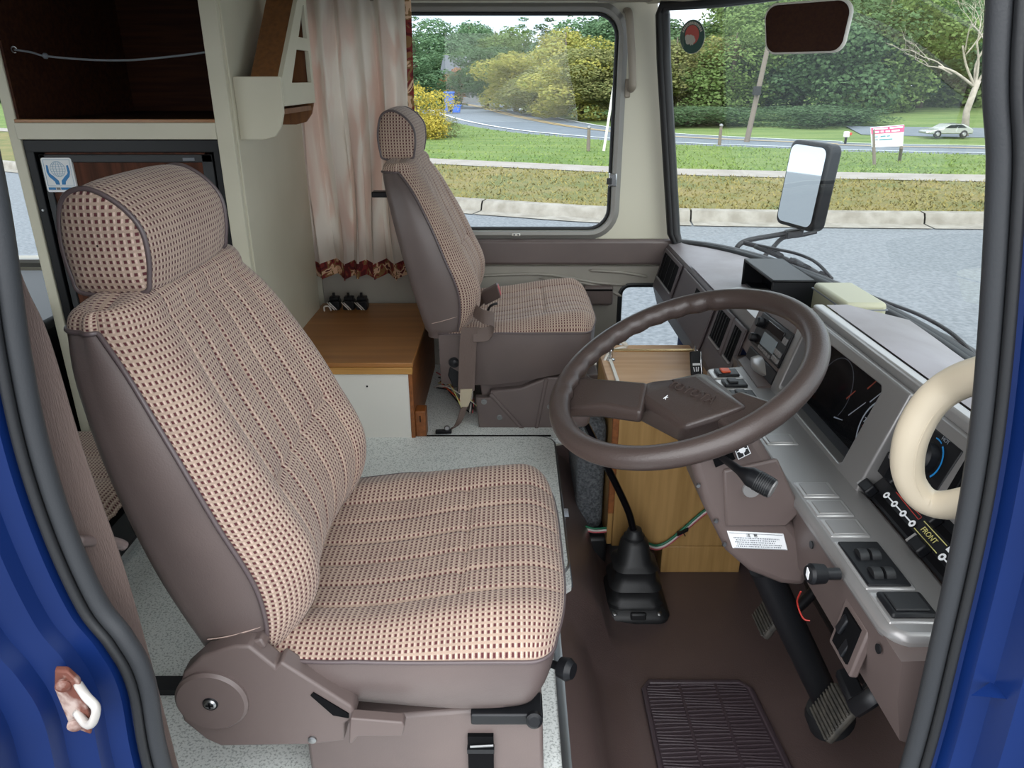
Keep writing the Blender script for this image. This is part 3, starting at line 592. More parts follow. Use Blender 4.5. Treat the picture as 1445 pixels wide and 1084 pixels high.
# driver section body
rr_ = []
for y in np.linspace(.66, 1.665, 30):
    xw = max(wsx(y)-.02, .63)
    hz = float(np.interp(y, [.6, 1.425, 1.45, 1.7], [.828, .828, .772, .75]))
    bx = float(np.interp(y, [1.54, 1.60], [0, .085]))
    rr_.append([(.66, y, .50), (.50+bx*.6, y, .505), (.462+bx, y, .52), (.448+bx, y, .58), (.440+bx, y, .64), (.60, y, .645), (.60+(hz-.65)*.29, y, hz-.008), (.66, y, hz), (.665, y, hz+.004), (.5*(.665+xw), y, .5*(hz+.76)), (xw, y, .715), (xw, y, .60)])
ds = MB().grid(rr_); ds.f.append(tuple(range(12))); ds.f.append(tuple(len(ds.v)-12+i for i in range(12)))
ds.build('driver_section', 'plastic_brown', DB, smooth=30)
MB().grid([[(.625, y, .8335), (.665, y, .8345), (.5*(.665+max(wsx(y)-.02, .64)), y, .8025), (max(wsx(y)-.02, .64), y, .7175)] for y in np.linspace(.66, 1.43, 24)]).build('driver_top', 'dash_top', DB, smooth=60)
MB().box(.60, .622, .66, 1.435, .81, .8345).build('hood_edge', 'silver_light', DB, bevel=.005)
# silver shelf with blanks and switches
sh_ = [(.437, .71), (.445, .69), (.46, .682), (.53, .682), (.552, .70), (.552, 1.60), (.505, 1.558), (.432, 1.545)]
sf = MB().xy(sh_, .632, .655).build('switch_shelf', 'silver_plastic', DB, bevel=.009, seg=3)
def srect(name, m, y0, y1, x0=.447, x1=.503, z0=.653, z1=.657, par=None, bev=.002): return MB().box(x0, x1, y0, y1, z0, z1).build(name, m, par or sf, bevel=bev)
for y0, y1 in ((.990, 1.036), (.937, .982), (.884, .929), (1.168, 1.21)):
    b_ = srect('blank_frame', 'silver_light', y0, y1); srect('blank_cover', 'silver_plastic', y0+.005, y1-.005, .453, .497, .656, .6585, b_)
b_ = srect('blank_frame', 'silver_light', .768, .872, .445, .508); b2 = srect('roller_switch_bezel', 'black_plastic', .772, .868, .449, .504, .656, .660, b_)
for y in (.79, .83):
    for x in (.468, .484): MB().lathe([(.012, -.006), (.0125, 0), (.012, .006)], (x, y+.005, .656), (1, 0, 0), 20).build('roller', 'rubber_black', b_)
b_ = srect('blank_frame', 'silver_light', .705, .762, .445, .510); srect('rocker_switch', 'black_plastic', .711, .756, .450, .505, .656, .664, b_, .004); srect('rocker_cap', 'rubber_black', .717, .750, .457, .498, .6635, .6665, b_)
for i, y in enumerate((1.505, 1.445, 1.385, 1.325)):
    b_ = srect('rocker_bezel', 'silver_light', y-.026, y+.026, .432, .497); srect('rocker_switch', 'black_plastic', y-.019, y+.019, .442, .490, .656, .663, b_, .003)
    srect('rocker_cap', 'ink_orange' if i == 0 else 'rubber_black', y-.010, y+.012, .452, .472, .662, .667, b_)
for y in (.705, .92): MB().lathe([(.006, 0), (.006, .002)], (.4395, y, .618), (-1, 0, 0), 12).build('shelf_clip', 'black_metal', sf)
# instrument cluster: hood plate with opening, recessed face behind glass
op = [(1.082, .0), (1.078, .145), (1.40, .140), (1.40, .004)]
hood = holed([(1.012, -.015), (1.006, .165), (1.43, .165), (1.43, -.012)], [[(1.09, .0), (1.082, .006), (1.076, .138), (1.084, .146), (1.39, .142), (1.398, .135), (1.398, .008), (1.39, .0)]], lambda p: FP(p[0], p[1], .012), nv*-.062).build('cluster_hood', 'silver_plastic', DB, bevel=.004, seg=3)
cf = fplate([(1.07, -.01), (1.07, .15), (1.41, .15), (1.41, -.01)], -.05, -.044).build('cluster_face', 'black_matte', hood)
fplate([(1.075, 0), (1.075, .146), (1.40, .146), (1.40, 0)], -.016, -.014).build('cluster_lens', 'cluster_glass', hood)
def farc(cy, ct, r, a0, a1, m, w_, h=-.043, n=20, name='dial_arc'):
    mb = MB(); rws = []
    for k in range(n+1):
        a = math.radians(a0+(a1-a0)*k/n); rws.append([FP(cy-q*math.cos(a), ct+q*math.sin(a), h) for q in (r-w_/2, r+w_/2)])
    return mb.grid(rws).build(name, m, cf, smooth=0)
def fline(y0, t0, y1, t1, w_, m, h=-.0425, name='needle'):
    a = FP(y0, t0, h); b = FP(y1, t1, h); q = (b-a).normalized().cross(nv)*w_/2
    return MB().add([a-q, b-q*.6, b+q*.6, a+q], [(0, 1, 2, 3)]).build(name, m, cf, smooth=0)
farc(1.115, .058, .058, 20, 215, 'white_print', .0035); farc(1.115, .058, .012, 0, 360, 'black_plastic', .024, -.0415)
for i, a in enumerate(range(205, 10, -28)):
    ar = math.radians(a); text('dial_number', str(20*i), FP(1.115-.045*math.cos(ar), .058+.045*math.sin(ar), -.0425), (0, -1, 0), dv, .013, 'white_print', cf)
fline(1.115, .058, 1.163, .050, .003, 'ink_orange')
farc(1.30, .06, .062, -30, 210, 'ink_grey', .002)
for y0, t0, y1, t1 in ((1.20, .105, 1.185, .128), (1.245, .065, 1.23, .088)): fline(y0, t0, y1, t1, .0035, 'ink_orange')
for y0, t0, y1, t1 in ((1.175, .09, 1.145, .135), (1.215, .045, 1.185, .085), (1.255, .022, 1.225, .030)): fline(y0, t0, y1, t1, .0025, 'white_print', name='dial_scale')
fline(1.152, .126, 1.146, .136, .004, 'ink_red', name='dial_scale')
MB().box(.60, .72, 1.52, 1.75, .50, .735).build('centre_filler', 'dash_brown', DB, bevel=.004)
# centre stack: panel, radio, cd slot cover
cpn = fplate([(1.44, -.01), (1.44, .14), (1.655, .125), (1.665, .0)], -.05, .008).build('centre_panel', 'plastic_brown', DB, bevel=.004)
MB().prism([(.515, 1.59, .652), (.548, 1.62, .655), (.548, 1.43, .655), (.51, 1.43, .652)], (0, 0, .006)).build('panel_foot', 'plastic_brown', cpn)
rad = fplate([(1.428, .036), (1.428, .112), (1.612, .105), (1.612, .03)], .0, .016).build('radio', 'black_plastic', cpn, bevel=.002)
fplate([(1.46, .085), (1.46, .104), (1.56, .101), (1.56, .081)], .015, .0185).build('tape_slot', 'black_gloss', rad, bevel=.001)
fplate([(1.475, .05), (1.475, .078), (1.555, .075), (1.555, .047)], .015, .018).build('radio_display', 'lcd', rad)
for k in range(4):
    for q in range(2): fplate([(1.434+.009*k, .042+.014*q), (1.441+.009*k, .042+.014*q), (1.441+.009*k, .053+.014*q), (1.434+.009*k, .053+.014*q)], .015, .020).build('radio_button', 'silver_plastic', rad, bevel=.0008)
for k in range(3): fplate([(1.434+.007*k, .085), (1.439+.007*k, .085), (1.439+.007*k, .098), (1.434+.007*k, .098)], .015, .0195).build('radio_button', 'silver_plastic', rad)
for k in range(6): fplate([(1.48+.013*k, .037), (1.49+.013*k, .037), (1.49+.013*k, .044), (1.48+.013*k, .044)], .015, .0185).build('radio_button', 'silver_plastic', rad)
for t_, r_ in ((.048, .010), (.085, .011)): MB().lathe([(r_, 0), (r_, .012), (r_*.8, .015)], FP(1.588, t_, .016), nv, 18).build('radio_knob', 'black_plastic', rad)
asht = fplate([(1.432, -.004), (1.432, .026), (1.612, .022), (1.612, -.006)], .006, .012).build('ashtray_drawer', 'black_plastic', cpn, bevel=.002)
MB().grid([[FP(1.47+.11*i/12, .004+.022*math.sin(math.pi*i/12)*s_, .012+.012*(1-s_*s_)*math.sin(math.pi*i/12)) for s_ in np.linspace(-1, 1, 7)] for i in range(13)]).build('ashtray_scoop', 'silver_light', asht, smooth=180)
# climate controls: lever panel and dial panel near the door
dg = Vector((.7071, 0, .7071)); ng = Vector((-.7071, 0, .7071)); G0 = Vector((.548, 0, .656))
def GP(y, t, h=0): p = G0+dg*t+ng*h; return Vector((p.x, y, p.z))
def gplate(pts, h0, h1): return MB().prism([GP(y, t, h1) for y, t in pts], ng*(h0-h1))
lv = gplate([(.70, 0), (.70, .085), (1.01, .085), (1.01, 0)], -.03, 0).build('lever_panel', 'black_plastic', DB, bevel=.002)
for t_ in (.010, .044, .068):
    gplate([(.73, t_-.005), (.73, t_+.005), (.985, t_+.005), (.985, t_-.005)], -.001, .0008).build('lever_slot', 'black_matte', lv)
for y, t_ in ((.845, .008), (.875, .046), (.875, .069), (.985, .044), (.985, .068), (1.0, .008)):
    gplate([(y-.014, t_-.009), (y-.014, t_+.009), (y+.014, t_+.009), (y+.014, t_-.009)], 0, .016).build('lever_knob', 'black_plastic', lv, bevel=.003)
    gplate([(y+.011, t_-.008), (y+.011, t_+.008), (y+.0145, t_+.008), (y+.0145, t_-.008)], .013, .0168).build('knob_highlight', 'silver_light', lv)
text('panel_lettering', 'FRONT', GP(.858, .027, .001), (0, -1, 0), dg, .011, 'ink_yellow', lv)
def gline(y0, t0, y1, t1, w_, m, nm='panel_mark'):
    a = GP(y0, t0, .001); b = GP(y1, t1, .001); q = (b-a).normalized().cross(ng)*w_/2
    return MB().add([a-q, b-q, b+q, a+q], [(0, 1, 2, 3)]).build(nm, m, lv, smooth=0)
for t_ in (.035, .019): gline(.885, t_, .825, t_, .0012, 'ink_yellow')
for t_ in (.034, .0605):
    for s_ in (-.003, .003): gline(.965, t_, .893, t_+s_, .0010, 'ink_red')
    gline(.893, t_-.003, .893, t_+.003, .001, 'ink_red')
gline(.822, .036, .735, .036, .011, 'white_print'); gline(.822, .062, .735, .062, .011, 'white_print')
for t_ in (.036, .062):
    text('panel_lettering', 'OFF', GP(.812, t_, .0014), (0, -1, 0), dg, .0085, 'ink_black', lv, .0001); text('panel_lettering', 'LO', GP(.789, t_, .0014), (0, -1, 0), dg, .0085, 'ink_black', lv, .0001)
    for y in (.772, .757, .742): gline(y, t_-.003, y, t_+.003, .0012, 'ink_black')
for y0, y1 in ((.968, .945), (.945, .918), (.918, .895), (.812, .775)): gline(y0, .021, y1, .021, .002, 'white_print')
for y in (.970, .945, .919, .893, .814, .771):
    mk = MB(); c_ = GP(y, .021, .0016); mk.lathe([(.0055, 0), (.0055, .0002)], c_, ng, 12); mk.build('panel_mark', 'white_print', lv, smooth=0)
    MB().lathe([(.0022, 0), (.0022, .0002)], c_+ng*.0003, ng, 10).build('panel_mark', 'ink_black', lv, smooth=0)
rec = fplate([(.985, .035), (.985, .07), (1.005, .07), (1.005, .035)], -.02, .0).build('coin_slot', 'black_plastic', DB)
dp = fplate([(.70, .062), (.70, .165), (1.0, .165), (1.0, .062)], -.05, .002).build('dial_panel', 'silver_plastic', DB, bevel=.004)
fplate([(.87, .075), (.865, .145), (.985, .145), (.985, .075)], .0, .004).build('dial_plate', 'black_plastic', dp, bevel=.003)
dc = FP(.915, .108, .004); MB().lathe([(.022, 0), (.021, .012), (.016, .016), (0, .016)], dc, nv, 28).build('temperature_knob', 'black_plastic', dp); MB().lathe([(.012, .016), (.011, .0175), (0, .0175)], dc, nv, 20).build('knob_cap', 'silver_light', dp)
def darc(a0, a1, m, r, w_):
    rws = [[dc+(Vector((0, -1, 0))*math.cos(math.radians(a))+dv*math.sin(math.radians(a)))*q+nv*.001 for q in (r-w_/2, r+w_/2)] for a in np.linspace(a0, a1, 14)]
    MB().grid(rws).build('dial_arc', m, dp, smooth=0)
darc(-100, -60, 'ink_blue', .029, .007); darc(-40, 60, 'ink_blue', .029, .003); darc(70, 100, 'ink_blue', .029, .002)
text('dial_lettering', 'COLD', dc+dv*-.030+Vector((0, -.022, 0))+nv*.001, (0, -1, 0), dv, .009, 'ink_grey', dp); text('dial_lettering', 'HOT', dc+dv*.034+Vector((0, -.014, 0))+nv*.001, (0, -1, 0), dv, .008, 'ink_grey', dp)
sv = fplate([(.735, .075), (.735, .15), (.855, .15), (.855, .075)], .0, .004).build('side_vent', 'black_matte', dp, bevel=.004)
for k in range(5): fplate([(.745+.022*k, .08), (.748+.022*k, .08), (.748+.022*k, .145), (.745+.022*k, .145)], .003, .009).build('vent_slat', 'black_plastic', sv)
# lower knee panel bits: choke knob, key switch plate
kp = MB().obox((.444, .775, .575), (.15, 0, 1), (0, 1, 0), (1, 0, -.15), .038, .034, .006).build('switch_plate', 'plastic_brown', DB, bevel=.003)
MB().obox((.438, .775, .577), (.15, 0, 1), (0, 1, 0), (1, 0, -.15), .028, .022, .003).build('plate_recess', 'black_matte', kp)
for q in ((.01, .01), (-.008, -.012)): MB().obox((.434, .775+q[0], .577+q[1]), (.4, 0, 1), (0, 1, .3), (1, 0, -.15), .012, .006, .003).build('plate_toggle', 'black_plastic', kp, bevel=.002)
ck = Vector(AX(1152, 810, .40)); MB().lathe([(.008, .0), (.008, .03)], ck, (1, 0, 0), 12).build('choke_shaft', 'black_metal', DB); kn = MB().lathe([(.008, -.012), (.013, -.010), (.014, .008), (.011, .012)], ck, (-1, -.15, .1), 18).build('choke_knob', 'black_plastic', DB)
MB().obox(ck+Vector((-.0125, -.002, .002)), (-1, -.15, .1), (0, 1, .3), (0, 0, 1), .0006, .004, .006).build('knob_mark', 'white_print', kn)
MB().tube(spline([AX(1130, 835, .47), AX(1125, 850, .48), AX(1133, 872, .49), AX(1143, 876, .50)], 5), .0015, 6).build('red_wire', 'ink_red', DB)
# ================================================================ STEERING WHEEL AND COLUMN
WC = Vector((.257, 1.06, .838)); en = Vector((-.3951, -.1403, .9079)).normalized(); ex = Vector((0, 1, 0)).cross(en).normalized(); ey = en.cross(ex)
SW = thing('steering_wheel', 'large dark brown steering wheel with padded hub', 'steering wheel', WC)
def SWP(px, py, h): return AP(px, py, WC+en*h, en)
rim = []
rg = [WC+(ex*math.cos(a)+ey*math.sin(a))*.1975 for a in np.linspace(0, 2*math.pi, 120, endpoint=False)]
mb = MB(); mb.tube(rg, .0172, 18, closed=True)
for i in range(120):      # finger grips on the inside of the far rim
    a = 2*math.pi*i/120
    if .9 < a < 2.9:
        c_ = rg[i]
        for k in range(18):
            v = Vector(mb.v[i*18+k]); d_ = v-c_; inn = (WC-c_).normalized()
            if d_.dot(inn) > .006: mb.v[i*18+k] = tuple(v+inn*.0028*math.sin(a*34))
mb.build('rim', 'wheel_brown', SW, smooth=180)
def frust(bot, top): 
    n = len(bot); return MB().add(list(bot)+list(top), [tuple(range(n))[::-1], tuple(range(n, 2*n))]+[(i, (i+1) % n, n+(i+1) % n, n+i) for i in range(n)])
top = [SWP(*p, -.012) for p in ((912, 540), (992, 531), (1053, 574), (1000, 592), (965, 604), (902, 560))]
bot = [SWP(*p, -.06) for p in ((890, 548), (995, 525), (1075, 585), (1030, 612), (962, 628), (890, 592))]
hp_ = frust(bot, top).build('hub_pad', 'wheel_brown', SW, bevel=.010, seg=3)
spA = MB().add([SWP(*p, -.008) for p in ((783, 547), (815, 531), (912, 540), (905, 582), (850, 572), (787, 580))]+[SWP(*p, -.035) for p in ((783, 555), (815, 540), (925, 545), (905, 600), (850, 592), (787, 590))], [(0, 1, 2, 3, 4, 5), (11, 10, 9, 8, 7, 6)]+[(i, (i+1) % 6, 6+(i+1) % 6, 6+i) for i in range(6)])
spA.build('spoke', 'wheel_brown', SW, bevel=.008, seg=3)
MB().prism([SWP(*p, -.040) for p in ((985, 590), (1050, 565), (1098, 582), (1045, 622))], en*.020).build('spoke', 'wheel_brown', SW, bevel=.006)
tc_ = SWP(975, 553, -.0105); tx = (SWP(1010, 566, -.0105)-SWP(945, 540, -.0105)).normalized()
text('hub_lettering', 'TOYOTA', tc_, tx, en.cross(tx), .022, 'wheel_brown', SW, .0012, space=1.15)
text('hub_mark', 'k', SWP(940, 561, -.0100), tx, en.cross(tx), .013, 'white_print', SW, .0004)
SC = thing('steering_column', 'brown steering column shroud with caution label and stalk', 'steering column', (.36, 1.06, .5))
sp = [(.262, .735), (.300, .63), (.345, .545), (.385, .508), (.44, .483), (.482, .478), (.485, .55), (.425, .625), (.405, .70), (.365, .76), (.30, .775)]
shr = MB().xz(sp, 1.0, 1.14).build('shroud', 'plastic_brown', SC, bevel=.014, seg=3)
MB().xz([(.335, .60), (.43, .60), (.45, .628), (.40, .72), (.32, .70)], .994, 1.002).build('shroud_panel', 'plastic_brown', shr, bevel=.005)
stw = AY(1050, 645, .992)
MB().prism([AY(*p, .9935) for p in ((1003, 640), (1030, 630), (1038, 648), (1010, 660))], (0, .003, 0)).build('stalk_slot', 'black_matte', shr)
lm = [AY(*p, .9915) for p in ((1034, 628), (1052, 622), (1060, 640), (1042, 649))]; dl = MB().prism(lm, (0, .003, 0)).build('stalk_symbol_decal', 'white_print', shr)
cq = sum(lm, Vector())/4; lm2 = [cq+(p-cq)*.86+Vector((0, -.0006, 0)) for p in lm]; MB().prism(lm2, (0, .001, 0)).build('decal_field', 'ink_black', dl)
for a, b in ((0, 2), (1, 3)):
    m0 = cq+(lm[a]-cq)*.8+Vector((0, -.0012, 0)); m1 = cq+(lm[b]-cq)*.8+Vector((0, -.0012, 0)); m0 = cq+((lm[a]+lm[(a+1) % 4])/2-cq)*.8+Vector((0, -.0012, 0)); m1 = cq+((lm[b]+lm[(b+1) % 4])/2-cq)*.8+Vector((0, -.0012, 0))
    MB().tube([m0, m1], .0008, 6).build('decal_mark', 'white_print', dl)
MB().lathe([(.005, 0), (.005, .0008)], cq+Vector((0, -.001, 0)), (0, -1, 0), 14).build('decal_mark', 'white_print', dl)
s0 = AY(1018, 645, .99); s1 = AY(1045, 665, .93); s2 = AY(1090, 690, .90)
stk = MB().tube([s0, s0.lerp(s1, .6), s1, s1.lerp(s2, .2), s1.lerp(s2, .3), s2], [.005, .006, .007, .012, .0145, .0145], 16).build('stalk', 'black_plastic', SC, smooth=50)
sdv = (s2-s1).normalized()
for k in range(7): MB().lathe([(.0152, 0), (.0152, .0015)], s1.lerp(s2, .52+.06*k), sdv, 20).build('stalk_ring', 'rubber_black', stk)
MB().lathe([(.0135, 0), (.012, .002), (0, .002)], s2, sdv, 20).build('stalk_cap', 'silver_plastic', stk)
MB().lathe([(.014, 0), (.013, .004), (0, .004)], AY(1060, 690, .993), (0, -1, 0), 20).build('key_barrel', 'silver_light', shr)
lbp = [AY(*p, .998) for p in ((1026, 750), (1106, 754), (1112, 777), (1034, 774))]
lbl = MB().prism(lbp, (0, .003, 0)).build('caution_label', 'white_print', SC, bevel=.001)
def LB(u, v): a = lbp[0].lerp(lbp[1], u); b = lbp[3].lerp(lbp[2], u); p = a.lerp(b, v); return p+Vector((0, -.0009, 0))
for u0, u1, v in ((.03, .97, .06), (.03, .97, .94)): MB().tube([LB(u0, v), LB(u1, v)], .0004, 4).build('label_border', 'ink_grey', lbl)
lx = (lbp[1]-lbp[0]).normalized(); ly = (lbp[0]-lbp[3]).normalized()
text('label_heading', '\u6ce8  \u610f', LB(.42, .17), lx, ly, .0075, 'ink_black', lbl, .0001)
for r_ in range(5):
    mk = MB(); u = .08+.03*(r_ % 2)
    while u < (.88, .82, .80, .92, .86)[r_]:
        w_ = random.choice((.012, .018, .024)); a = LB(u, .33+.125*r_); b = LB(u+w_, .33+.125*r_); hq = ly*.0011; mk.add([a-hq, b-hq, b+hq, a+hq], [(0, 1, 2, 3)]); u += w_+random.choice((.01, .016))
    mk.build('label_text_line', 'ink_grey', lbl, smooth=0, kind='stuff')
MB().tube([AY(1078, 800, 1.06), AY(1110, 870, 1.06), AY(1165, 985, 1.06)], .026, 14).build('column_shaft', 'black_metal', SC, smooth=60)
MB().lathe([(.045, 0), (.04, .03), (.03, .045)], AY(1170, 1000, 1.06)+Vector((.01, 0, -.03)), (-.55, 0, .85), 20).build('shaft_boot', 'rubber_black', SC)
for p in ((985, 685), (1010, 735), (1022, 768)): MB().lathe([(.004, 0), (.003, .003)], AY(*p, .999), (0, -1, 0), 12).build('screw', 'steel', shr)
# ================================================================ PEDALS
def pedal(label, c, w_, h_, arm):
    T = thing('pedal', label, 'pedal', c, None); ax = Vector((0, 1, 0)); up = Vector((.45, 0, .9)).normalized(); nn_ = ax.cross(up)*-1
    nn_ = Vector((-.9, 0, .45))
    MB().obox(c, ax, up, nn_, w_/2, h_/2, .008).build('pedal_pad', 'pedal_rubber', T, bevel=.006, seg=3)
    for k in range(9): MB().obox(Vector(c)+up*(h_*(-.42+.84*k/8))+nn_*.009, ax, up, nn_, w_*.47, h_*.028, .003).build('pad_rib', 'pedal_rubber', T, bevel=.001)
    MB().tube(spline([Vector(c)-nn_*.006]+arm, 5), .011, 10).build('pedal_arm', 'black_metal', T, smooth=180)
c_ = AY(1176, 1006, .985); pedal('ribbed black brake pedal at the foot of the column shaft', c_, .075, .075, [c_+Vector((.05, .01, .03)), c_+Vector((.12, .03, .16)), c_+Vector((.14, .03, .30))])
c_ = AY(1086, 870, 1.24); pedal('ribbed black clutch pedal on the far side of the column shaft', c_, .07, .07, [c_+Vector((.04, -.01, .02)), c_+Vector((.08, -.03, .12)), c_+Vector((.10, -.03, .28))])
T = thing('accelerator_linkage', 'black accelerator link rod low in the footwell beside the door', 'linkage', AZ(1235, 985, .12)); 
MB().tube(spline([AX(1205, 1000, .52), AX(1228, 985, .53), AX(1245, 970, .55)], 4), .014, 10, sq=(1, .6)).build('link_rod', 'black_metal', T); a_ = AX(1200, 968, .56); MB().obox(a_, (0, 1, .2), (1, 0, .3), (0, 0, 1), .03, .015, .008).build('link_bracket', 'black_metal', T, bevel=.005)
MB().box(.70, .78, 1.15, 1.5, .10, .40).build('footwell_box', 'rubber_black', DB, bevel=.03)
# cream assist handle on the near pillar
AH = thing('assist_handle', 'cream curved assist handle beside the front door seal', 'handle', (.48, .67, .88))
hpts = [AY(1440, 520, .61), AY(1395, 526, .63), AY(1345, 543, .675), AY(1310, 572, .69), AY(1285, 620, .695), AY(1281, 668, .70), AY(1300, 702, .695), AY(1332, 713, .68), AY(1385, 703, .64), AY(1430, 690, .61)]
MB().tube(spline(hpts, 6), .0175, 14, sq=(1.0, .8)).build('handle_loop', 'handle_cream', AH, smooth=180)
MB().tube([p+Vector((.0, -.0155, .0)) for p in spline(hpts, 6)[8:38]], .0012, 6).build('handle_seam', 'handle_cream', AH)
# ================================================================ CONSOLE, GEAR LEVER
CN = thing('console_cabinet', 'oak veneer console cabinet standing behind the gear lever', 'cabinet', (.43, 1.9, 0))
MB().box(.268, .62, 1.69, 2.06, .085, .505).build('upper_body', 'wood_oak', CN, bevel=.002)
MB().box(.405, .62, 1.688, 2.06, 0.001, .085).build('lower_body', 'wood_oak', CN, bevel=.002)
MB().box(.255, .268, 1.70, 2.06, .085, .505).build('side_panel', 'wood_oak', CN, bevel=.001)
MB().box(.252, .268, 1.684, 1.70, .19, .50).build('edge_strip', 'wood_edge', CN, bevel=.002)
MB().box(.25, .64, 1.68, 2.08, .505, .522).build('top_board', 'wood_oak_top', CN, bevel=.002)
MB().box(.270, .278, 1.69, 2.07, .522, .527).build('top_bead', 'white_plastic', CN)
pr = AZ(984, 508, .522); pr2 = AZ(862, 508, .522)
ra = thing('brass_rail', 'thin brass gallery rail along the back of console top', 'rail', (.45, pr.y, .522))
MB().lathe([(.012, 0), (.011, .003), (.005, .006), (.005, .026), (.008, .03), (.006, .038)], pr, n=14).build('rail_post', 'chrome', ra)
MB().lathe([(.012, 0), (.011, .003), (.005, .006), (.005, .026), (.008, .03), (.006, .038)], (pr2.x, pr.y, .522), n=14).build('rail_post', 'chrome', ra)
MB().tube([(pr2.x, pr.y, .55), (pr.x, pr.y, .55)], .0045, 10).build('rail_bar', 'brass', ra)
wb = thing('white_ring_handle', 'white plastic ring handle on left end of console top', 'handle', (.285, 1.98, .522))
MB().tube(spline([AY(838, 515, 1.93), AY(842, 497, 1.95), AY(858, 486, 1.97), AY(876, 482, 1.99), AY(884, 488, 2.0)], 6), .007, 10).build('handle_ring', 'white_plastic', wb, smooth=180)
MB().tube(spline([AY(852, 512, 1.95), AY(858, 500, 1.96), AY(872, 492, 1.98), AY(884, 490, 2.0)], 6), .004, 8).build('handle_inner', 'white_plastic', wb, smooth=180)
kf = thing('key_fob', 'black remote key fob leaning on the rail post', 'key fob', AY(983, 528, pr.y-.03))
kc = AZ(983, 531, .525); ku = Vector((-.05, .45, 1)).normalized(); kc = kc+ku*.034; kr = Vector((1, 0, .05)).normalized(); kn_ = kr.cross(ku)
MB().obox(kc, kr, kn_, ku, .015, .006, .032).build('fob_body', 'black_plastic', kf, bevel=.004, seg=3); MB().obox(kc+kr*.013, kr, kn_, ku, .003, .0065, .030).build('fob_chrome', 'chrome', kf, bevel=.002)
for dx in (-.006, 0, .005): MB().obox(kc+kr*(dx-.001)-ku*.016+kn_*.0065, kr, kn_, ku+kr*dx*30, .0012, .0006, .006).build('fob_mark', 'white_print', kf)
MB().obox(kc-ku*.003+kn_*.0065, kr, kn_, ku, .010, .0006, .003).build('fob_mark', 'white_print', kf); MB().tube([kc+ku*.03, kc+ku*.045+kn_*.005], .004, 10).build('key_ring', 'chrome', kf)
MB().box(.175, .25, 1.76, 2.06, .09, .42).build('carpet_tunnel', 'carpet_grey', fl, bevel=.02, seg=3); MB().box(.18, .26, 1.72, 1.8, .0, .09).build('tunnel_foot', 'rubber_black', fl, bevel=.01)
wr_ = thing('wire_bundle', 'green, white and red wires tied across the oak console front', 'wires', (.45, 1.68, .1))
for i, (m_, o_) in enumerate((('wire_green', 0), ('wire_white', 3), ('wire_red', 5))):
    if m_ not in M: mat(m_, {'wire_green': '1d6a4c', 'wire_white': 'cfcac6', 'wire_red': 'b4565c'}[m_], .45)
    MB().tube(spline([AY(905, 762+o_, 1.66), AY(925, 770+o_, 1.675), AY(942, 764+o_, 1.68), AY(962, 748+o_, 1.68), AY(992, 722+o_, 1.68), AY(1010, 712+o_, 1.67)], 6), .0035, 8).build('wire', m_, wr_, smooth=180)
    MB().tube(spline([AY(824, 742+o_, 1.72), AY(838, 746+o_, 1.72), AY(858, 745+o_, 1.71)], 5), .003, 8).build('wire', m_, wr_, smooth=180)
tz = AY(963, 750, 1.676); MB().obox(tz, (1, 0, .6), (0, 1, 0), (0, 0, 1), .016, .006, .004).build('cable_tie', 'black_plastic', wr_); MB().tube([tz, tz+Vector((.008, -.004, -.012))], .0015, 6).build('tie_tail', 'black_plastic', wr_)
GL = thing('gear_lever', 'black gear lever rising from a bellows boot by the oak console', 'gear lever', (.31, 1.56, 0))
def ringr(hx, hy, z, cx=.31, cy=1.565, r=.03): return [(cx+x, cy+y, z) for x, y in rrect(-hx, hx, -hy, hy, min(r, hx*.8, hy*.8), 5)]
prof = [(.082, .085, .0), (.084, .087, .012), (.078, .08, .022), (.070, .070, .030), (.070, .070, .040), (.062, .061, .048), (.060, .059, .072), (.066, .063, .078), (.060, .056, .088), (.053, .051, .095), (.051, .049, .120), (.056, .053, .126), (.05, .047, .134), (.042, .040, .142), (.034, .034, .185), (.028, .028, .194), (.02, .02, .20)]
bt = MB().grid([ringr(*p, cx=.31-.03*max(0, p[2]-.02)) for p in prof], closeu=True); bt.build('boot', 'rubber_black', GL, smooth=50)
MB().lathe([(.026, 0), (.026, .012), (.02, .018), (.017, .03), (.014, .032)], (.303, 1.565, .192), n=20).build('boot_collar', 'rubber_black', GL)
for x in (.255, .365): MB().lathe([(.007, 0), (.007, .003), (.004, .005)], (x, 1.492, .022), (0, -.3, 1), 14).build('screw', 'steel', GL)
MB().box(.292, .332, 1.478, 1.49, .01, .032).build('boot_rib', 'rubber_black', GL, bevel=.005)
k0 = AY(818, 583, 1.46)
MB().tube(spline([(.303, 1.565, .20), AY(893, 745, 1.56), AY(884, 715, 1.55), AY(850, 645, 1.51), k0], 6), .0088, 12).build('lever_rod', 'black_gloss', GL, smooth=180)
kb_ = MB().lathe([(.010, -.03), (.016, -.025), (.026, 0), (.027, .02), (.020, .036), (.006, .042)], k0, (-.25, -.1, 1), 20).build('lever_knob', 'plastic_brown', GL, smooth=180); MB().lathe([(.012, 0), (.012, .02), (.015, .022), (.015, .03)], k0+Vector((.02, 0, .012)), (1, 0, .05), 14).build('knob_button', 'black_plastic', kb_)
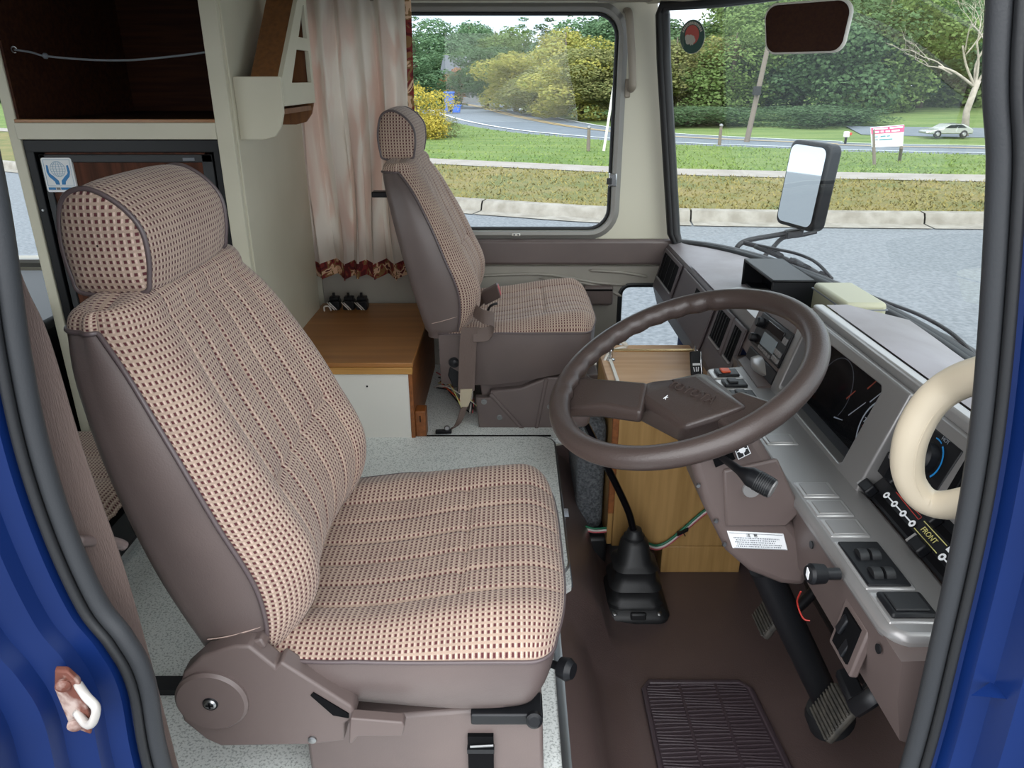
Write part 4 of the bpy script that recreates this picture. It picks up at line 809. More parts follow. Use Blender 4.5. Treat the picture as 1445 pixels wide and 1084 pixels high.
# floor mat
mz = .004; FM = thing('floor_mat', 'dark ribbed rubber floor mat in the driver footwell', 'mat', (.42, 1.06, 0))
mo = [(.287, .80), (.290, 1.26), (.305, 1.282), (.505, 1.282), (.525, 1.262), (.56, .80)]
MB().xy(mo, .001, .006).build('mat_base', 'mat_rubber', FM, bevel=.002)
MB().tube([(x, y, .008) for x, y in mo], .006, 8, closed=True, sq=(.6, 1)).build('mat_rim', 'mat_rubber', FM)
n_r = 52
for k in range(n_r):
    y = .82+(1.272-.82)*k/(n_r-1); x1 = .522+(.556-.522)*(1.272-y)/.46
    MB().tube([(x_, y+.0025*math.sin(k*.9+x_*30), .0068) for x_ in np.linspace(.297, x1-.008, 9)], .0026, 5, caps=False, sq=(.8, 1)).build('mat_rib', 'mat_rubber', FM, smooth=180)
for x_ in (.37, .45): MB().box(x_-.003, x_+.003, .82, 1.275, .006, .0092).build('mat_groove', 'mat_rubber', FM)
# ================================================================ BELTS
B1 = thing('driver_seat_belt', 'brown seat belt webbing hanging beside the rear door jamb', 'seat belt', AY(180, 900, .66))
bp_ = [AY(*p, .655) for p in ((-66, 250), (-8, 400), (29, 480), (80, 640), (135, 790), (175, 920), (222, 1090))]; MB().ribbon(spline(bp_, 5), (1, .25, 0), .048, .002).build('webbing', 'webbing', B1, smooth=60)
g0 = AY(105, 764, .63); MB().tube(spline([g0, AY(150, 764, .68), AY(168, 767, .70), AY(175, 771, .705)], 5), .0058, 10).build('belt_guide', 'plastic_brown', B1, smooth=180); MB().tube(spline([AY(172, 772, .70), AY(150, 775, .69), AY(120, 778, .66)], 4), .003, 8).build('guide_lip', 'plastic_brown', B1)
B2 = thing('passenger_seat_belt', 'brown lap belt strap hanging beside the passenger seat', 'seat belt', AY(640, 606, 2.07))
MB().ribbon(spline([AY(*p, 2.085) for p in ((664, 462), (661, 480), (659, 520), (658, 552))], 5), (1, .1, 0), .050, .002).build('webbing', 'webbing', B2, smooth=60)
MB().ribbon([AY(*p, 2.083) for p in ((658, 549), (657, 562), (655, 574))], (1, .1, 0), [.036, .034, .024], .004).build('webbing_patch', 'webbing_tape', B2)
MB().ribbon(spline([AY(*p, 2.082) for p in ((655, 574), (650, 590), (643, 602), (634, 606))], 5), (.8, .3, .4), [.026]*16, .003).build('webbing', 'webbing', B2, smooth=60)
MB().obox(AY(626, 609, 2.075), (1, 0, .03), (0, 1, 0), (0, 0, 1), .025, .006, .006).build('anchor_plate', 'black_metal', B2, bevel=.002); MB().lathe([(.009, 0), (.009, .004), (.006, .008)], AY(631, 604, 2.068), (0, -1, .3), 12).build('anchor_bolt', 'steel', B2)
MB().ribbon(spline([AY(668, 440, 2.13)+Vector((0, .02, 0)), AY(682, 447, 2.10), AY(697, 452, 2.095), AY(690, 470, 2.09), AY(668, 473, 2.085)], 5), [Vector((0, .55, 1))]*21, .042, .002).build('webbing_loop', 'webbing', B2, smooth=60)
bk_ = AY(693, 415, 2.25); 
bu = thing('belt_buckle', 'brown seat belt buckle standing on the passenger cushion', 'buckle', bk_); bd = (AY(706, 409, 2.22)-AY(670, 428, 2.30)).normalized()
MB().obox(bk_, bd, (0, 1, .2), (-.3, 0, 1), .042, .013, .021).build('buckle_body', 'plastic_brown', bu, bevel=.006, seg=3); MB().obox(bk_+bd*.039, bd, (0, 1, .2), (-.3, 0, 1), .005, .010, .016).build('buckle_button', 'wire_red', bu, bevel=.002)
MB().ribbon([bk_-bd*.04, bk_-bd*.10+Vector((0, .02, -.02))], (-.3, 0, 1), .03, .006).build('buckle_stalk', 'webbing', bu); MB().tube(spline([AY(702, 428, 2.24), AY(692, 432, 2.24), AY(687, 442, 2.25)], 4), .004, 8).build('buckle_wire', 'black_metal', bu)
# ================================================================ WOODEN BOX BEHIND PASSENGER SEAT
WB = thing('wooden_locker', 'plywood topped locker box with white front behind passenger seat', 'locker', (-.49, 2.35, PZ))
MB().box(-.70, -.30, 2.055, 2.66, PZ, .45).build('body', 'wood_ply', WB); MB().box(-.70, -.306, 2.042, 2.056, PZ, .446).build('front_panel', 'white_plastic', WB, bevel=.001)
MB().box(-.70, -.29, 2.035, 2.66, .468, .482).build('top_board', 'wood_ply', WB, bevel=.002); MB().box(-.70, -.292, 2.030, 2.05, .447, .468).build('front_strip', 'wood_pine', WB, bevel=.002)
MB().box(-.306, -.294, 2.04, 2.66, PZ, .468).build('side_board', 'wood_edge', WB, bevel=.001); MB().lathe([(.004, 0), (.003, .002)], (-.65, 2.03, .458), (0, -1, 0), 12).build('screw', 'brass', WB)
MB().lathe([(.003, 0), (.0028, .0015)], (-.43, 2.042, .405), (0, -1, 0), 10).build('screw_hole', 'black_matte', WB)
pb = tag(MB().box(-.294, -.262, 2.05, 2.10, PZ, .32).build('wood_block', 'wood_edge', None, bevel=.003), 'small reddish wood block at the foot of the locker', 'block'); MB().box(-.28, -.277, 2.048, 2.052, .285, .305).build('block_slot', 'black_matte', pb)
for i, x in enumerate((478, 498, 516)):
    c_ = AZ(x-2, 432, .482); c_.y = 2.59; c_.z = .482
    K = thing('connector_plug', ('leftmost', 'middle', 'rightmost')[i]+' of the three black wiring plugs on the locker top', 'connector', c_, 'wiring plugs on the locker')
    MB().box(c_.x-.020, c_.x+.020, 2.57, 2.61, .482, .515).build('plug_body', 'black_plastic', K, bevel=.003); MB().box(c_.x-.016, c_.x+.018, 2.575, 2.605, .515, .528).build('plug_cap', 'black_plastic', K, bevel=.003); MB().box(c_.x-.004, c_.x+.004, 2.58, 2.59, .528, .542).build('plug_tab', 'black_plastic', K)
    for q in (0, .008): MB().tube(spline([(c_.x-.022+q, 2.565, .512), (c_.x-.012+q, 2.555, .506), (c_.x-.002+q, 2.556, .495), (c_.x+.004+q, 2.56, .485)], 4), .002, 6).build('plug_wire', 'wire_white', K, smooth=180)
    if i == 0: MB().tube(spline([(c_.x-.03, 2.55, .485), (c_.x-.028, 2.545, .502), (c_.x-.012, 2.545, .503), (c_.x-.006, 2.55, .486)], 4), .003, 6).build('plug_wire', 'wire_white', K, smooth=180)
UW = thing('loose_wires', 'tangle of coloured wires on the floor behind passenger seat', 'wires', (-.2, 2.25, PZ))
for i in range(12):
    p0 = AY(random.uniform(612, 640), random.uniform(525, 552), 2.30); mid = AY(random.uniform(625, 665), random.uniform(520, 575), 2.22); p1 = AY(random.uniform(650, 682), random.uniform(555, 585), 2.2)
    MB().tube(spline([p0, mid, p1], 6), .0024, 6).build('wire', ('wire_red', 'wire_white', 'ink_yellow', 'black_plastic')[i % 4] if i % 5 else 'ink_orange', UW, smooth=180)
# ================================================================ TALL CABINET, FRIDGE
CB = thing('tall_cabinet', 'cream tall cabinet with open wooden shelf above fridge', 'cabinet', (-.97, 2.3, PZ))
MB().box(-1.272, -1.245, 1.98, 2.66, PZ, 1.558).build('side_panel', 'cream_paint', CB, bevel=.002); MB().box(-.712, -.695, 1.985, 2.60, PZ, 1.558).build('side_panel', 'cream_paint', CB, bevel=.002)
MB().box(-.742, -.70, 1.968, 1.99, PZ, 1.558).build('stile', 'cream_paint', CB, bevel=.002); MB().box(-1.245, -.742, 1.968, 1.99, 1.108, 1.148).build('divider', 'cream_paint', CB, bevel=.002)
MB().box(-1.245, -.742, 1.972, 1.996, 1.148, 1.156).build('shelf_lip', 'wood_ply', CB, bevel=.001); MB().box(-1.245, -.712, 1.996, 2.62, 1.135, 1.152).build('shelf_board', 'wood_dark', CB)
MB().box(-1.245, -1.238, 1.985, 2.62, 1.152, 1.558).build('shelf_lining', 'wood_dark', CB); MB().box(-.726, -.712, 1.992, 2.60, 1.152, 1.558).build('shelf_lining', 'wood_dark', CB); MB().box(-1.245, -.712, 2.60, 2.62, PZ, 1.558).build('back_board', 'wood_dark', CB)
FR = thing('fridge', 'built-in fridge with dark wood door and black frame', 'fridge', (-.99, 2.0, PZ))
MB().box(-1.244, -.744, 2.03, 2.55, PZ+.02, 1.105).build('fridge_body', 'black_matte', FR); fd = MB().box(-1.20, -.79, 1.995, 2.03, .33, 1.075).build('fridge_door', 'wood_fridge', FR)
for b_ in ((-1.244, -.744, 1.075, 1.106), ): MB().box(b_[0], b_[1], 1.985, 2.03, b_[2], b_[3]).build('fridge_frame', 'black_plastic', FR, bevel=.002)
for b_ in ((-1.244, -1.222, PZ+.02, 1.08), (-.764, -.744, PZ+.02, 1.08)): MB().box(b_[0], b_[1], 1.985, 2.03, b_[2], b_[3]).build('fridge_frame', 'black_plastic', FR, bevel=.002)
for b_ in ((-1.215, -1.198, .33, 1.07), (-.798, -.77, .33, 1.07), (-1.215, -.77, 1.05, 1.07)): MB().box(b_[0], b_[1], 1.989, 2.0, b_[2], b_[3]).build('door_edge', 'seal_rubber', fd, bevel=.002)
for x, z in ((-1.233, .93), (-.754, .93)): MB().lathe([(.004, 0), (.003, .002)], (x, 1.985, z), (0, -1, 0), 10).build('screw', 'steel', FR)
MB().lathe([(.008, 0), (.007, .005)], (-.80, 2.01, 1.076), n=12).build('hinge_pin', 'steel', FR); MB().box(-.845, -.815, 1.987, 1.99, 1.055, 1.062).build('door_badge', 'ink_grey', fd)
# sticker: globe held by two hands
sx, sz = AY(84, 247, 1.99).x, AY(84, 247, 1.99).z; sy = 1.988
SK = thing('door_sticker', 'blue and white globe-in-hands sticker on fridge door', 'sticker', (sx, 1.994, sz-.04))
MB().xz(rrect(sx-.039, sx+.039, sz-.043, sz+.043, .005, 3), sy, sy+.007).build('sticker_field', 'white_print', SK)
def sk_line(pts, w_, m_): return MB().tube([(sx+a, sy-.0004, sz+b) for a, b in pts], w_, 6).build('sticker_mark', m_, SK, smooth=0)
sk_line([(-.034, -.027), (-.034, .038), (.034, .038), (.034, -.027), (-.034, -.027)], .0006, 'ink_lightblue')
gr = .019; gc = (.0, .015)
for k in (1.0, .62, .22): sk_line([(gc[0]+gr*k*math.cos(a), gc[1]+gr*math.sin(a)) for a in np.linspace(0, 2*math.pi, 28)], .0005, 'ink_lightblue')
for q in (-.012, -.006, 0, .006, .012): hw_ = math.sqrt(gr*gr-q*q); sk_line([(gc[0]-hw_, gc[1]+q), (gc[0]+hw_, gc[1]+q)], .0005, 'ink_lightblue')
for sg in (-1, 1):
    hand = [(.024, .024), (.028, .025), (.030, .008), (.026, -.004), (.014, -.016), (.012, -.024), (.003, -.024), (.004, -.014), (.013, -.005), (.017, -.001), (.020, .001), (.024, .006)]
    MB().xz([(sx+sg*a, sz+b) for a, b in hand], sy-.0012, sy+.001).build('sticker_hand', 'ink_blue', SK, smooth=0)
for a0, a1, m_ in ((-.034, -.016, 'ink_blue'), (-.014, -.004, 'ink_grey'), (-.002, .034, 'ink_blue')): MB().box(sx+a0, sx+a1, sy-.001, sy+.001, sz-.037, sz-.031).build('sticker_text_bar', m_, SK)
# cord across the shelf
SCd = thing('shelf_cord', 'thin knotted cord stretched across the open cabinet shelf', 'cord', AY(170, 85, 2.0))
cpts = [AY(20, 70, 2.01), AY(45, 74, 2.0), AY(64, 79, 1.99), AY(120, 84, 1.99), AY(180, 85, 1.99), AY(240, 80, 1.99), AY(295, 73, 1.99), AY(312, 68, 2.01)]
MB().tube(spline(cpts, 5), .0026, 8).build('cord', 'ink_grey', SCd, smooth=180)
for i in (2, 6): MB().lathe([(.003, -.007), (.007, -.003), (.007, .003), (.003, .007)], cpts[i], (1, 0, -.1), 10).build('cord_knot', 'ink_grey', SCd, smooth=180)
for i in (0, 7): MB().tube([cpts[i]+Vector((.007*math.cos(a), 0, .007*math.sin(a))) for a in np.linspace(0, 5.2, 10)], .0016, 6).build('cord_eyelet', 'steel', SCd)
for p, lab in (((31, 116), 'small screw hook on the left shelf wall'), ((317, 116), 'small screw hook on the right shelf wall')):
    h_ = AY(*p, 2.05); H_ = thing('screw_hook', lab, 'hook', h_); MB().tube([h_+Vector((.007*math.cos(a), 0, .007*math.sin(a))) for a in np.linspace(.4, 5.6, 12)], .0015, 6).build('hook_loop', 'steel', H_); MB().tube([h_+Vector((-.02 if p[0] < 99 else .02, 0, 0)), h_+Vector((-.007 if p[0] < 99 else .007, 0, 0))], .0015, 6).build('hook_shank', 'steel', H_)
# wall rack on the cabinet side: tapered A front, wooden sides, quarter round pocket ends
RK = thing('wall_rack', 'cream and wood tapered rack fixed to the cabinet side', 'rack', (-.63, 2.15, 1.1))
xa = -.575; xw = -.695
A_out = [(2.01, 1.185), (2.33, 1.185), (2.33, 1.50), (2.30, 1.50), (2.012, 1.25)]
holed(A_out, [[(2.10, 1.24), (2.306, 1.24), (2.306, 1.322), (2.18, 1.322)], [(2.212, 1.354), (2.303, 1.354), (2.303, 1.438), (2.292, 1.438)]], lambda p: (xa, p[0], p[1]), (-.012, 0, 0)).build('front_frame', 'cream_paint', RK, bevel=.001)
MB().prism([(xa-.012, 2.014, 1.25), (-.655, 2.014, 1.25), (-.66, 2.30, 1.50), (xa-.012, 2.30, 1.50)], (0, .012, 0)).build('side_board', 'wood_rack', RK); MB().prism([(xa-.012, 2.316, 1.18), (-.655, 2.316, 1.18), (-.655, 2.316, 1.5), (xa-.012, 2.316, 1.5)], (0, .012, 0)).build('side_board', 'wood_rack', RK)
MB().yz([(2.03, 1.2), (2.32, 1.2), (2.32, 1.5), (2.30, 1.5)], -.66, -.652).build('back_board', 'wood_rack', RK)
qr = [(xw, 1.255), (xa-.0, 1.255), (xa-.002, 1.17), (xa-.012, 1.135), (xa-.03, 1.112), (xa-.06, 1.105), (xw, 1.105)]
MB().xz(qr, 2.0, 2.012).build('pocket_end', 'cream_paint', RK, bevel=.002); MB().xz([(a, b+.02) for a, b in qr], 2.315, 2.33).build('pocket_end', 'wood_rack', RK, bevel=.002); MB().box(xw, xa-.01, 2.01, 2.32, 1.165, 1.178).build('pocket_floor', 'wood_rack', RK)
# ================================================================ CURTAINS
def curtain(nm, lab, x0, x1, y, z0, z1, folds, amp, seed, border=True, mbody='curtain_lining', sgn=1):
    rg_ = np.random.default_rng(seed); Cn = thing(nm, lab, 'curtain', ((x0+x1)/2, y, z0)); n = folds*14; ph = np.cumsum(rg_.uniform(.6, 1.4, folds+1)); ph = (ph-ph[0])/(ph[-1]-ph[0])
    def Pt(u, v):
        k = np.interp(u, ph, np.arange(folds+1)); a = amp*(.55+.45*v)*(.7+.3*math.sin(k*2.3+seed)); s_ = math.sin(2*math.pi*k); s_ = math.copysign(abs(s_)**.7, s_)
        return (x0+(x1-x0)*u+.012*math.sin(6*v+u*9)*v+.010*math.sin(4*math.pi*k)*v, y+sgn*a*s_, z1+(z0-z1)*v+.006*math.sin(2*math.pi*k)*v)
    us = np.linspace(0, 1, n); nvv = 26; eL = .045; vb = 1-.055/(z1-z0)
    def sheet(ua, ub, va, vb_, name, m_):
        uu = [u for u in us if ua < u < ub]; uu = [ua]+uu+[ub]
        MB().grid([[Pt(u, v) for u in uu] for v in np.linspace(va, vb_, nvv)]).build(name, m_, Cn, smooth=180)
    if border: sheet(eL, 1-eL, 0, vb, 'curtain_cloth', mbody); sheet(eL, 1-eL, vb, 1, 'hem_border', 'camo_cloth'); sheet(0, eL, 0, 1, 'edge_border', 'camo_cloth'); sheet(1-eL, 1, 0, 1, 'edge_border', 'camo_cloth')
    else: sheet(0, 1, 0, 1, 'curtain_cloth', mbody)
    return Cn
curtain('curtain', 'off-white lined curtain with camouflage border behind passenger seat', -.735, -.318, 2.625, .592, 1.53, 6, .042, 4)
mat('curtain_brown', '5b3a30', .9, col2='4a2c26', scale=4)
curtain('curtain', 'brown curtain at the added side window behind the driver', -1.25, -.52, .70, .60, 1.5, 7, .022, 9, False, 'curtain_brown', -1)
# ================================================================ DASH TOP OBJECTS
MN = thing('dash_monitor', 'black hooded display standing on the dashboard top', 'monitor', (.68, 1.93, .715))
mx0, my0, my1, mz0, mz1 = .645, 1.80, 2.05, .71, .788
for b_ in ((mx0, .755, my0, my0+.008, mz0, mz1), (mx0, .755, my1-.008, my1, mz0, mz1), (mx0, .755, my0, my1, mz1-.008, mz1), (mx0+.01, .755, my0, my1, mz0, mz0+.01), (.747, .755, my0, my1, mz0, mz1)): MB().box(*b_).build('monitor_hood', 'black_plastic', MN, bevel=.003)
MB().box(.70, .706, my0+.01, my1-.01, mz0+.01, mz1-.01).build('monitor_screen', 'screen', MN)
BX = thing('beige_box', 'small beige plastic box between display and windshield', 'box', (.79, 1.69, .70)); MB().box(.735, .83, 1.585, 1.775, .70, .792).build('box_body', 'beige_box', BX, bevel=.010, seg=3); MB().box(.733, .831, 1.584, 1.776, .775, .778).build('box_seam', 'ink_grey', BX)
# rear view mirror
mc = AY(1135, 39, 1.85); mn = Vector((-.76, -.645, -.08)).normalized(); mr = Vector((0, 0, 1)).cross(mn).normalized()*-1; mu = mn.cross(mr)*-1; mu = mu if mu.z > 0 else -mu
RM = thing('rear_view_mirror', 'rounded interior rear view mirror hanging at windshield top', 'mirror', mc)
ro = rrect(-.106, .106, -.054, .054, .03, 6)
MB().prism([mc+mr*a*(1-.06*(b < 0))+mu*b-mn*.012 for a, b in ro], mn*.010).build('mirror_shell', 'white_plastic', RM, bevel=.004); MB().prism([mc+mr*a*.95*(1-.06*(b < 0))+mu*b*.92-mn*.002 for a, b in ro], mn*.001).build('mirror_glass', 'mirror', RM, smooth=0)
MB().tube(spline([mc-mn*.012, mc-mn*.04+Vector((.02, 0, .05)), mc+Vector((.10, .02, .13))], 5), .007, 10).build('mirror_stalk', 'black_plastic', RM, smooth=180)
# windshield sticker
def AWS(px, py, off=0):
    r = ray(px, py); lo, hi = .3, 6.0; o_ = Vector((0, 0, CAMZ)); f_ = lambda t: (o_+r*t).x-(wsx(min(max((o_+r*t).y, .56), 2.66), (o_+r*t).z)+off)
    ts = np.linspace(.4, 4, 400)
    for a, b in zip(ts, ts[1:]):
        if f_(a) < 0 <= f_(b):
            for _ in range(30):
                m_ = .5*(a+b)
                if f_(m_) < 0: a = m_
                else: b = m_
            return o_+r*b
    return o_+r*2.6
sc_ = AWS(977, 52, -.006); s_e = AWS(990, 52, -.006); s_r = (s_e-sc_); s_r.z = 0; s_r = s_r.normalized(); s_u = Vector((-.14, 0, 1)).normalized(); s_u = (s_u-s_r*s_u.dot(s_r)).normalized(); s_n = s_r.cross(s_u); s_n = s_n if s_n.y < 0 else -s_n
a1 = (AWS(995, 52, -.006)-AWS(959, 52, -.006)).length/2; b1 = abs((AWS(977, 28, -.006)-AWS(977, 77, -.006)).z)/2
SS = thing('windshield_sticker', 'round dark green and red sticker on windshield corner', 'sticker', sc_)
def disc(k, h, m_, nm, dx=0, dz=0, kx=1): 
    pts = [sc_+s_r*(a1*k*kx*math.cos(a)+dx)+s_u*(b1*k*math.sin(a)+dz)+s_n*h for a in np.linspace(0, 2*math.pi, 36, endpoint=False)]; return MB().prism(pts, s_n*.0006).build(nm, m_, SS, smooth=0)
mat('sticker_green', '31514a', .5); mat('sticker_red', 'b8574f', .5); mat('sticker_pale', 'b7b3a8', .5)
disc(1, 0, 'sticker_pale', 'sticker_rim'); disc(.97, .001, 'sticker_green', 'sticker_field'); disc(.56, .002, 'sticker_red', 'sticker_sun', 0, b1*.12)
for dx, dz, k in ((-.35, -.05, .2), (-.15, -.12, .22), (.05, -.10, .18), (-.3, -.25, .18), (.15, -.2, .15), (0, -.38, .14), (-.1, -.02, .16)): disc(k, .003+.0002*dx, 'sticker_pale', 'sticker_blossom', dx*a1, dz*b1)
disc(.06, .0032, 'sticker_green', 'sticker_trunk', .02*a1, -.5*b1)
for a in np.linspace(25, 155, 15):      # ring of small unreadable lettering
    ar = math.radians(a); rd_ = s_r*math.cos(ar)*a1+s_u*math.sin(ar)*b1; q_ = sc_+rd_*.80+s_n*.0024; tg_ = (s_r*math.sin(ar)-s_u*math.cos(ar)).normalized()
    MB().obox(q_, tg_, rd_, s_n, .0022, .004, .0002).build('sticker_letter_mark', 'sticker_pale', SS, smooth=0)
# ================================================================ WIPERS, OUTSIDE MIRROR
def wiper(lab, blade, arm, spade):
    T = thing('wiper', lab, 'wiper', AWS(*arm[-1], .075)); b = [AWS(*p, .055) for p in blade]
    MB().tube(spline(b, 5), .008, 8).build('wiper_blade', 'rubber_black', T, smooth=180); bb = [p+Vector((.012, 0, .018)) for p in b]
    MB().tube(spline([b[0].lerp(bb[0], .3), b[0].lerp(bb[-1], .25)+Vector((.008, 0, .012)), b[0].lerp(bb[-1], .5)+Vector((.012, 0, .018)), b[0].lerp(bb[-1], .75)+Vector((.008, 0, .012)), b[-1].lerp(bb[-1], .3)], 5), .005, 8).build('blade_bow', 'black_metal', T, smooth=180)
    for t_ in (.12, .32, .5, .68, .88): p = b[0].lerp(b[-1], t_); MB().obox(p+Vector((.006, 0, .006)), b[-1]-b[0], (1, 0, 1), (-1, 0, 1), .012, .006, .005).build('blade_claw', 'black_metal', T, bevel=.001)
    a_ = [AWS(*p, .075) for p in arm]; n_ = len(a_); MB().tube(spline(a_, 4), [.008+(.018*max(0, (k/(4*(n_-1))-.35))/.65 if spade else 0) for k in range(4*(n_-1)+1)], 8, sq=(.35, 1)).build('wiper_arm', 'black_metal', T, smooth=60)
wiper('black wiper parked at the far middle of the windshield', [(1066, 348), (1100, 362), (1140, 380), (1172, 396)], [(1120, 365), (1168, 393), (1200, 425), (1240, 460), (1272, 483)], True)
wiper('black wiper lying low at the near end of the windshield', [(1214, 416), (1260, 444), (1320, 480), (1385, 520)], [(1290, 458), (1325, 470), (1370, 492), (1400, 520)], False)
OM = thing('door_mirror', 'black framed truck side mirror on arm outside windshield', 'mirror', AY(1045, 350, 2.62))
oc = AY(1131, 262, 2.68); on = Vector((-.905, -.425, .06)).normalized(); orr = Vector((.60, -.80, 0)).normalized(); ou = Vector((.09, 0, 1)).normalized(); ou = (ou-on*ou.dot(on)).normalized(); orr = ou.cross(on).normalized(); orr = orr if orr.y < 0 else -orr
ro = rrect(-.093, .093, -.148, .148, .028, 5)
MB().prism([oc+orr*a+ou*b for a, b in ro], -on*.06).build('mirror_housing', 'black_plastic', OM, bevel=.012, seg=3); MB().prism([oc+orr*a*.86+ou*b*.9+on*.001 for a, b in ro], on*.0015).build('mirror_glass', 'mirror', OM, smooth=0)
MB().tube(spline([AY(1036, 362, 2.66), AY(1041, 348, 2.66), AY(1056, 339, 2.68), AY(1100, 331, 2.72), AY(1128, 325, 2.72), AY(1142, 316, 2.72)], 6), .0095, 10).build('mirror_arm', 'black_metal', OM, smooth=180)
MB().tube(spline([AY(1074, 366, 2.66), AY(1090, 350, 2.68), AY(1105, 336, 2.72), AY(1130, 332, 2.72), AY(1152, 327, 2.72)], 6), .008, 10).build('mirror_brace', 'black_metal', OM, smooth=180); MB().tube([AY(1048, 342, 2.67), AY(1100, 356, 2.6)], .009, 10).build('mirror_lower_arm', 'black_metal', OM); MB().obox(AY(1120, 329, 2.72), (1, 0, .2), (0, 1, 0), (0, 0, 1), .03, .02, .014).build('mirror_clamp', 'black_metal', OM, bevel=.004)
# ================================================================ REAR BENCH
BN = thing('rear_bench', 'checked velour bench seat seen behind the driver seat', 'bench', (-1.17, 1.35, PZ))
P = []; UV = []
for i in range(26):
    x = -1.46+.58*i/25; r_ = []; ru = []
    for j in range(60):
        y = .90+.9*j/59; e = min(1, (x+1.47)/.02, (-.875-x)/.05, (y-.89)/.05, (1.81-y)/.05); z = .33+.06*max(0, 1-(1-max(e, 0))**2)**.5-.006*gz((y-.7) % .11-.055, .006); r_.append((x, y, z)); ru.append((x+2, y))
    P.append(r_); UV.append(ru)
MB().grid(P, uv=UV).build('bench_cushion', 'check_velour', BN, smooth=180); MB().box(-1.46, -.882, .90, 1.8, PZ+.02, .335).build('bench_base', 'black_plastic', BN); MB().box(-.882, -.874, .90, 1.8, PZ+.015, PZ+.03).build('bench_trim', 'chrome', BN)
FS = thing('folded_seat_frame', 'black folded seat frame with latch by rear window', 'seat frame', (-1.55, 2.35, PZ)); MB().box(-1.9, -1.30, 1.85, 2.62, PZ, .62).build('frame_body', 'black_plastic', FS, bevel=.02)
MB().tube([(-1.42, 1.9, .655), (-1.30, 1.9, .655)], .012, 10).build('latch_bar', 'steel', FS); MB().box(-1.36, -1.30, 1.88, 1.95, .62, .69).build('latch_block', 'black_metal', FS, bevel=.006); MB().tube([(-1.40, 1.86, .60), (-1.29, 1.86, .60)], .010, 10).build('latch_pin', 'chrome', FS)
# ================================================================ OUTDOORS
GZ = -.55
def strip(name, near, far, z0, z1, m, label, n=6):
    near = spline([(x, y, z0) for x, y in near], n); far = spline([(x, y, z1) for x, y in far], n)
    return struct(name, MB().grid([[a.lerp(b, t) for t in np.linspace(0, 1, 6)] for a, b in zip(near, far)]), m, smooth=180, label=label)
K = [(-60, 44), (-30, 27), (-11, 16.6), (-4, 12.6), (-1.05, 11.3), (0, 10.85), (1.3, 10.35), (3, 10.1), (6.2, 9.9), (14, 9.5), (40, 8.4)]
KW = [(x, y+.45) for x, y in K]; S0 = [(-60, 51), (-30, 34), (-11, 23), (-4, 17.6), (-1.9, 16.4), (-.8, 15.9), (.6, 15.3), (2.6, 14.5), (6.2, 13.7), (14, 12.6), (40, 10)]; S1 = [(x, y+1.1) for x, y in S0]
R0 = [(-22, 100), (-12, 70), (-6, 48), (-3.6, 38), (-2.2, 33), (-.2, 28), (2.0, 25), (4.4, 22.6), (8, 20.8), (11.5, 19.3), (40, 12)]; R1 = [(-14, 104), (-6, 76), (-.6, 57), (1.0, 46), (2.0, 40), (3.0, 34), (4.2, 29.5), (6.2, 26.2), (9.6, 23.6), (13.2, 21.8), (44, 15)]
struct('road', MB().grid([[(x, y, GZ) for x in np.linspace(-70, 60, 40)] for y in np.linspace(-30, 46, 30)]), 'asphalt', label='pale grey asphalt road beside the van')
ks = spline([(x, y, GZ) for x, y in K], 40); kr_ = bpy.data.objects.new('kerb', None); C.objects.link(kr_); kr_['kind'] = 'structure'; kr_['label'] = 'long concrete kerb across the road'
# kerb stones about 3 m long, each its own piece
dist = 0; seg = [ks[0]]
for a, b in zip(ks, ks[1:]):
    if abs(a.x) > 26: seg = [b]; continue
    seg.append(b); dist += (b-a).length
    if dist > 3.0:
        P = []
        for i, p in enumerate(seg):
            t_ = (seg[min(i+1, len(seg)-1)]-seg[max(i-1, 0)]).normalized(); q = Vector((-t_.y, t_.x, 0)); e = .012 if i == 0 else (-.012 if i == len(seg)-1 else 0); p = p+t_*e
            P.append([p+q*-.30+Vector((0, 0, .012)), p+q*-.02+Vector((0, 0, .02)), p+Vector((0, 0, .10)), p+q*.03+Vector((0, 0, .15)), p+q*.17+Vector((0, 0, .16)), p+q*.2+Vector((0, 0, .0))])
        MB().grid(P).build('kerb_stone', 'concrete', kr_, smooth=40); dist = 0; seg = [b]
strip('verge', [(x, y+.16) for x, y in K], S0, GZ+.14, GZ+.13, 'grass_verge', 'dry yellowish grass verge behind the kerb')
strip('pavement', S0, S1, GZ+.14, GZ+.14, 'walk_concrete', 'pale concrete footpath between grass strips')
strip('lawn', S1, R0, GZ+.13, GZ+.05, 'grass_lawn', 'green mown lawn before the far road', 6)
rd = strip('far_road', R0, R1, GZ+.05, GZ+.06, 'asphalt_far', 'curving grey-blue far road')
def mid(t_): return [(a[0]*(1-t_)+b[0]*t_, a[1]*(1-t_)+b[1]*t_) for a, b in zip(R0, R1)]
for t_, w_, m_, nm in ((.12, .012, 'paint_white', 'edge_line'), (.64, .012, 'paint_yellow', 'centre_line'), (.69, .012, 'paint_yellow', 'centre_line'), (.97, .015, 'paint_white', 'edge_line')):
    a = spline([(x, y, GZ+.075) for x, y in mid(t_-w_)], 6); b = spline([(x, y, GZ+.075) for x, y in mid(t_+w_)], 6); MB().grid(list(zip(a, b))).build(nm, m_, rd, smooth=0)
strip('far_ground', R1, [(-10, 140), (0, 120), (12, 110), (20, 105), (26, 100), (32, 96), (38, 92), (44, 88), (52, 80), (60, 70), (90, 40)], GZ+.05, GZ+.8, 'grass_lawn', 'rough grass under the trees beyond the far road')
struct('left_ground', MB().grid([[(-160, y, GZ+.02) if k == 0 else (-16-.25*(y-40), y, GZ+.02) for k in (0, 1)] for y in np.linspace(60, 140, 8)]), 'grass_lawn', label='grass far to the left')
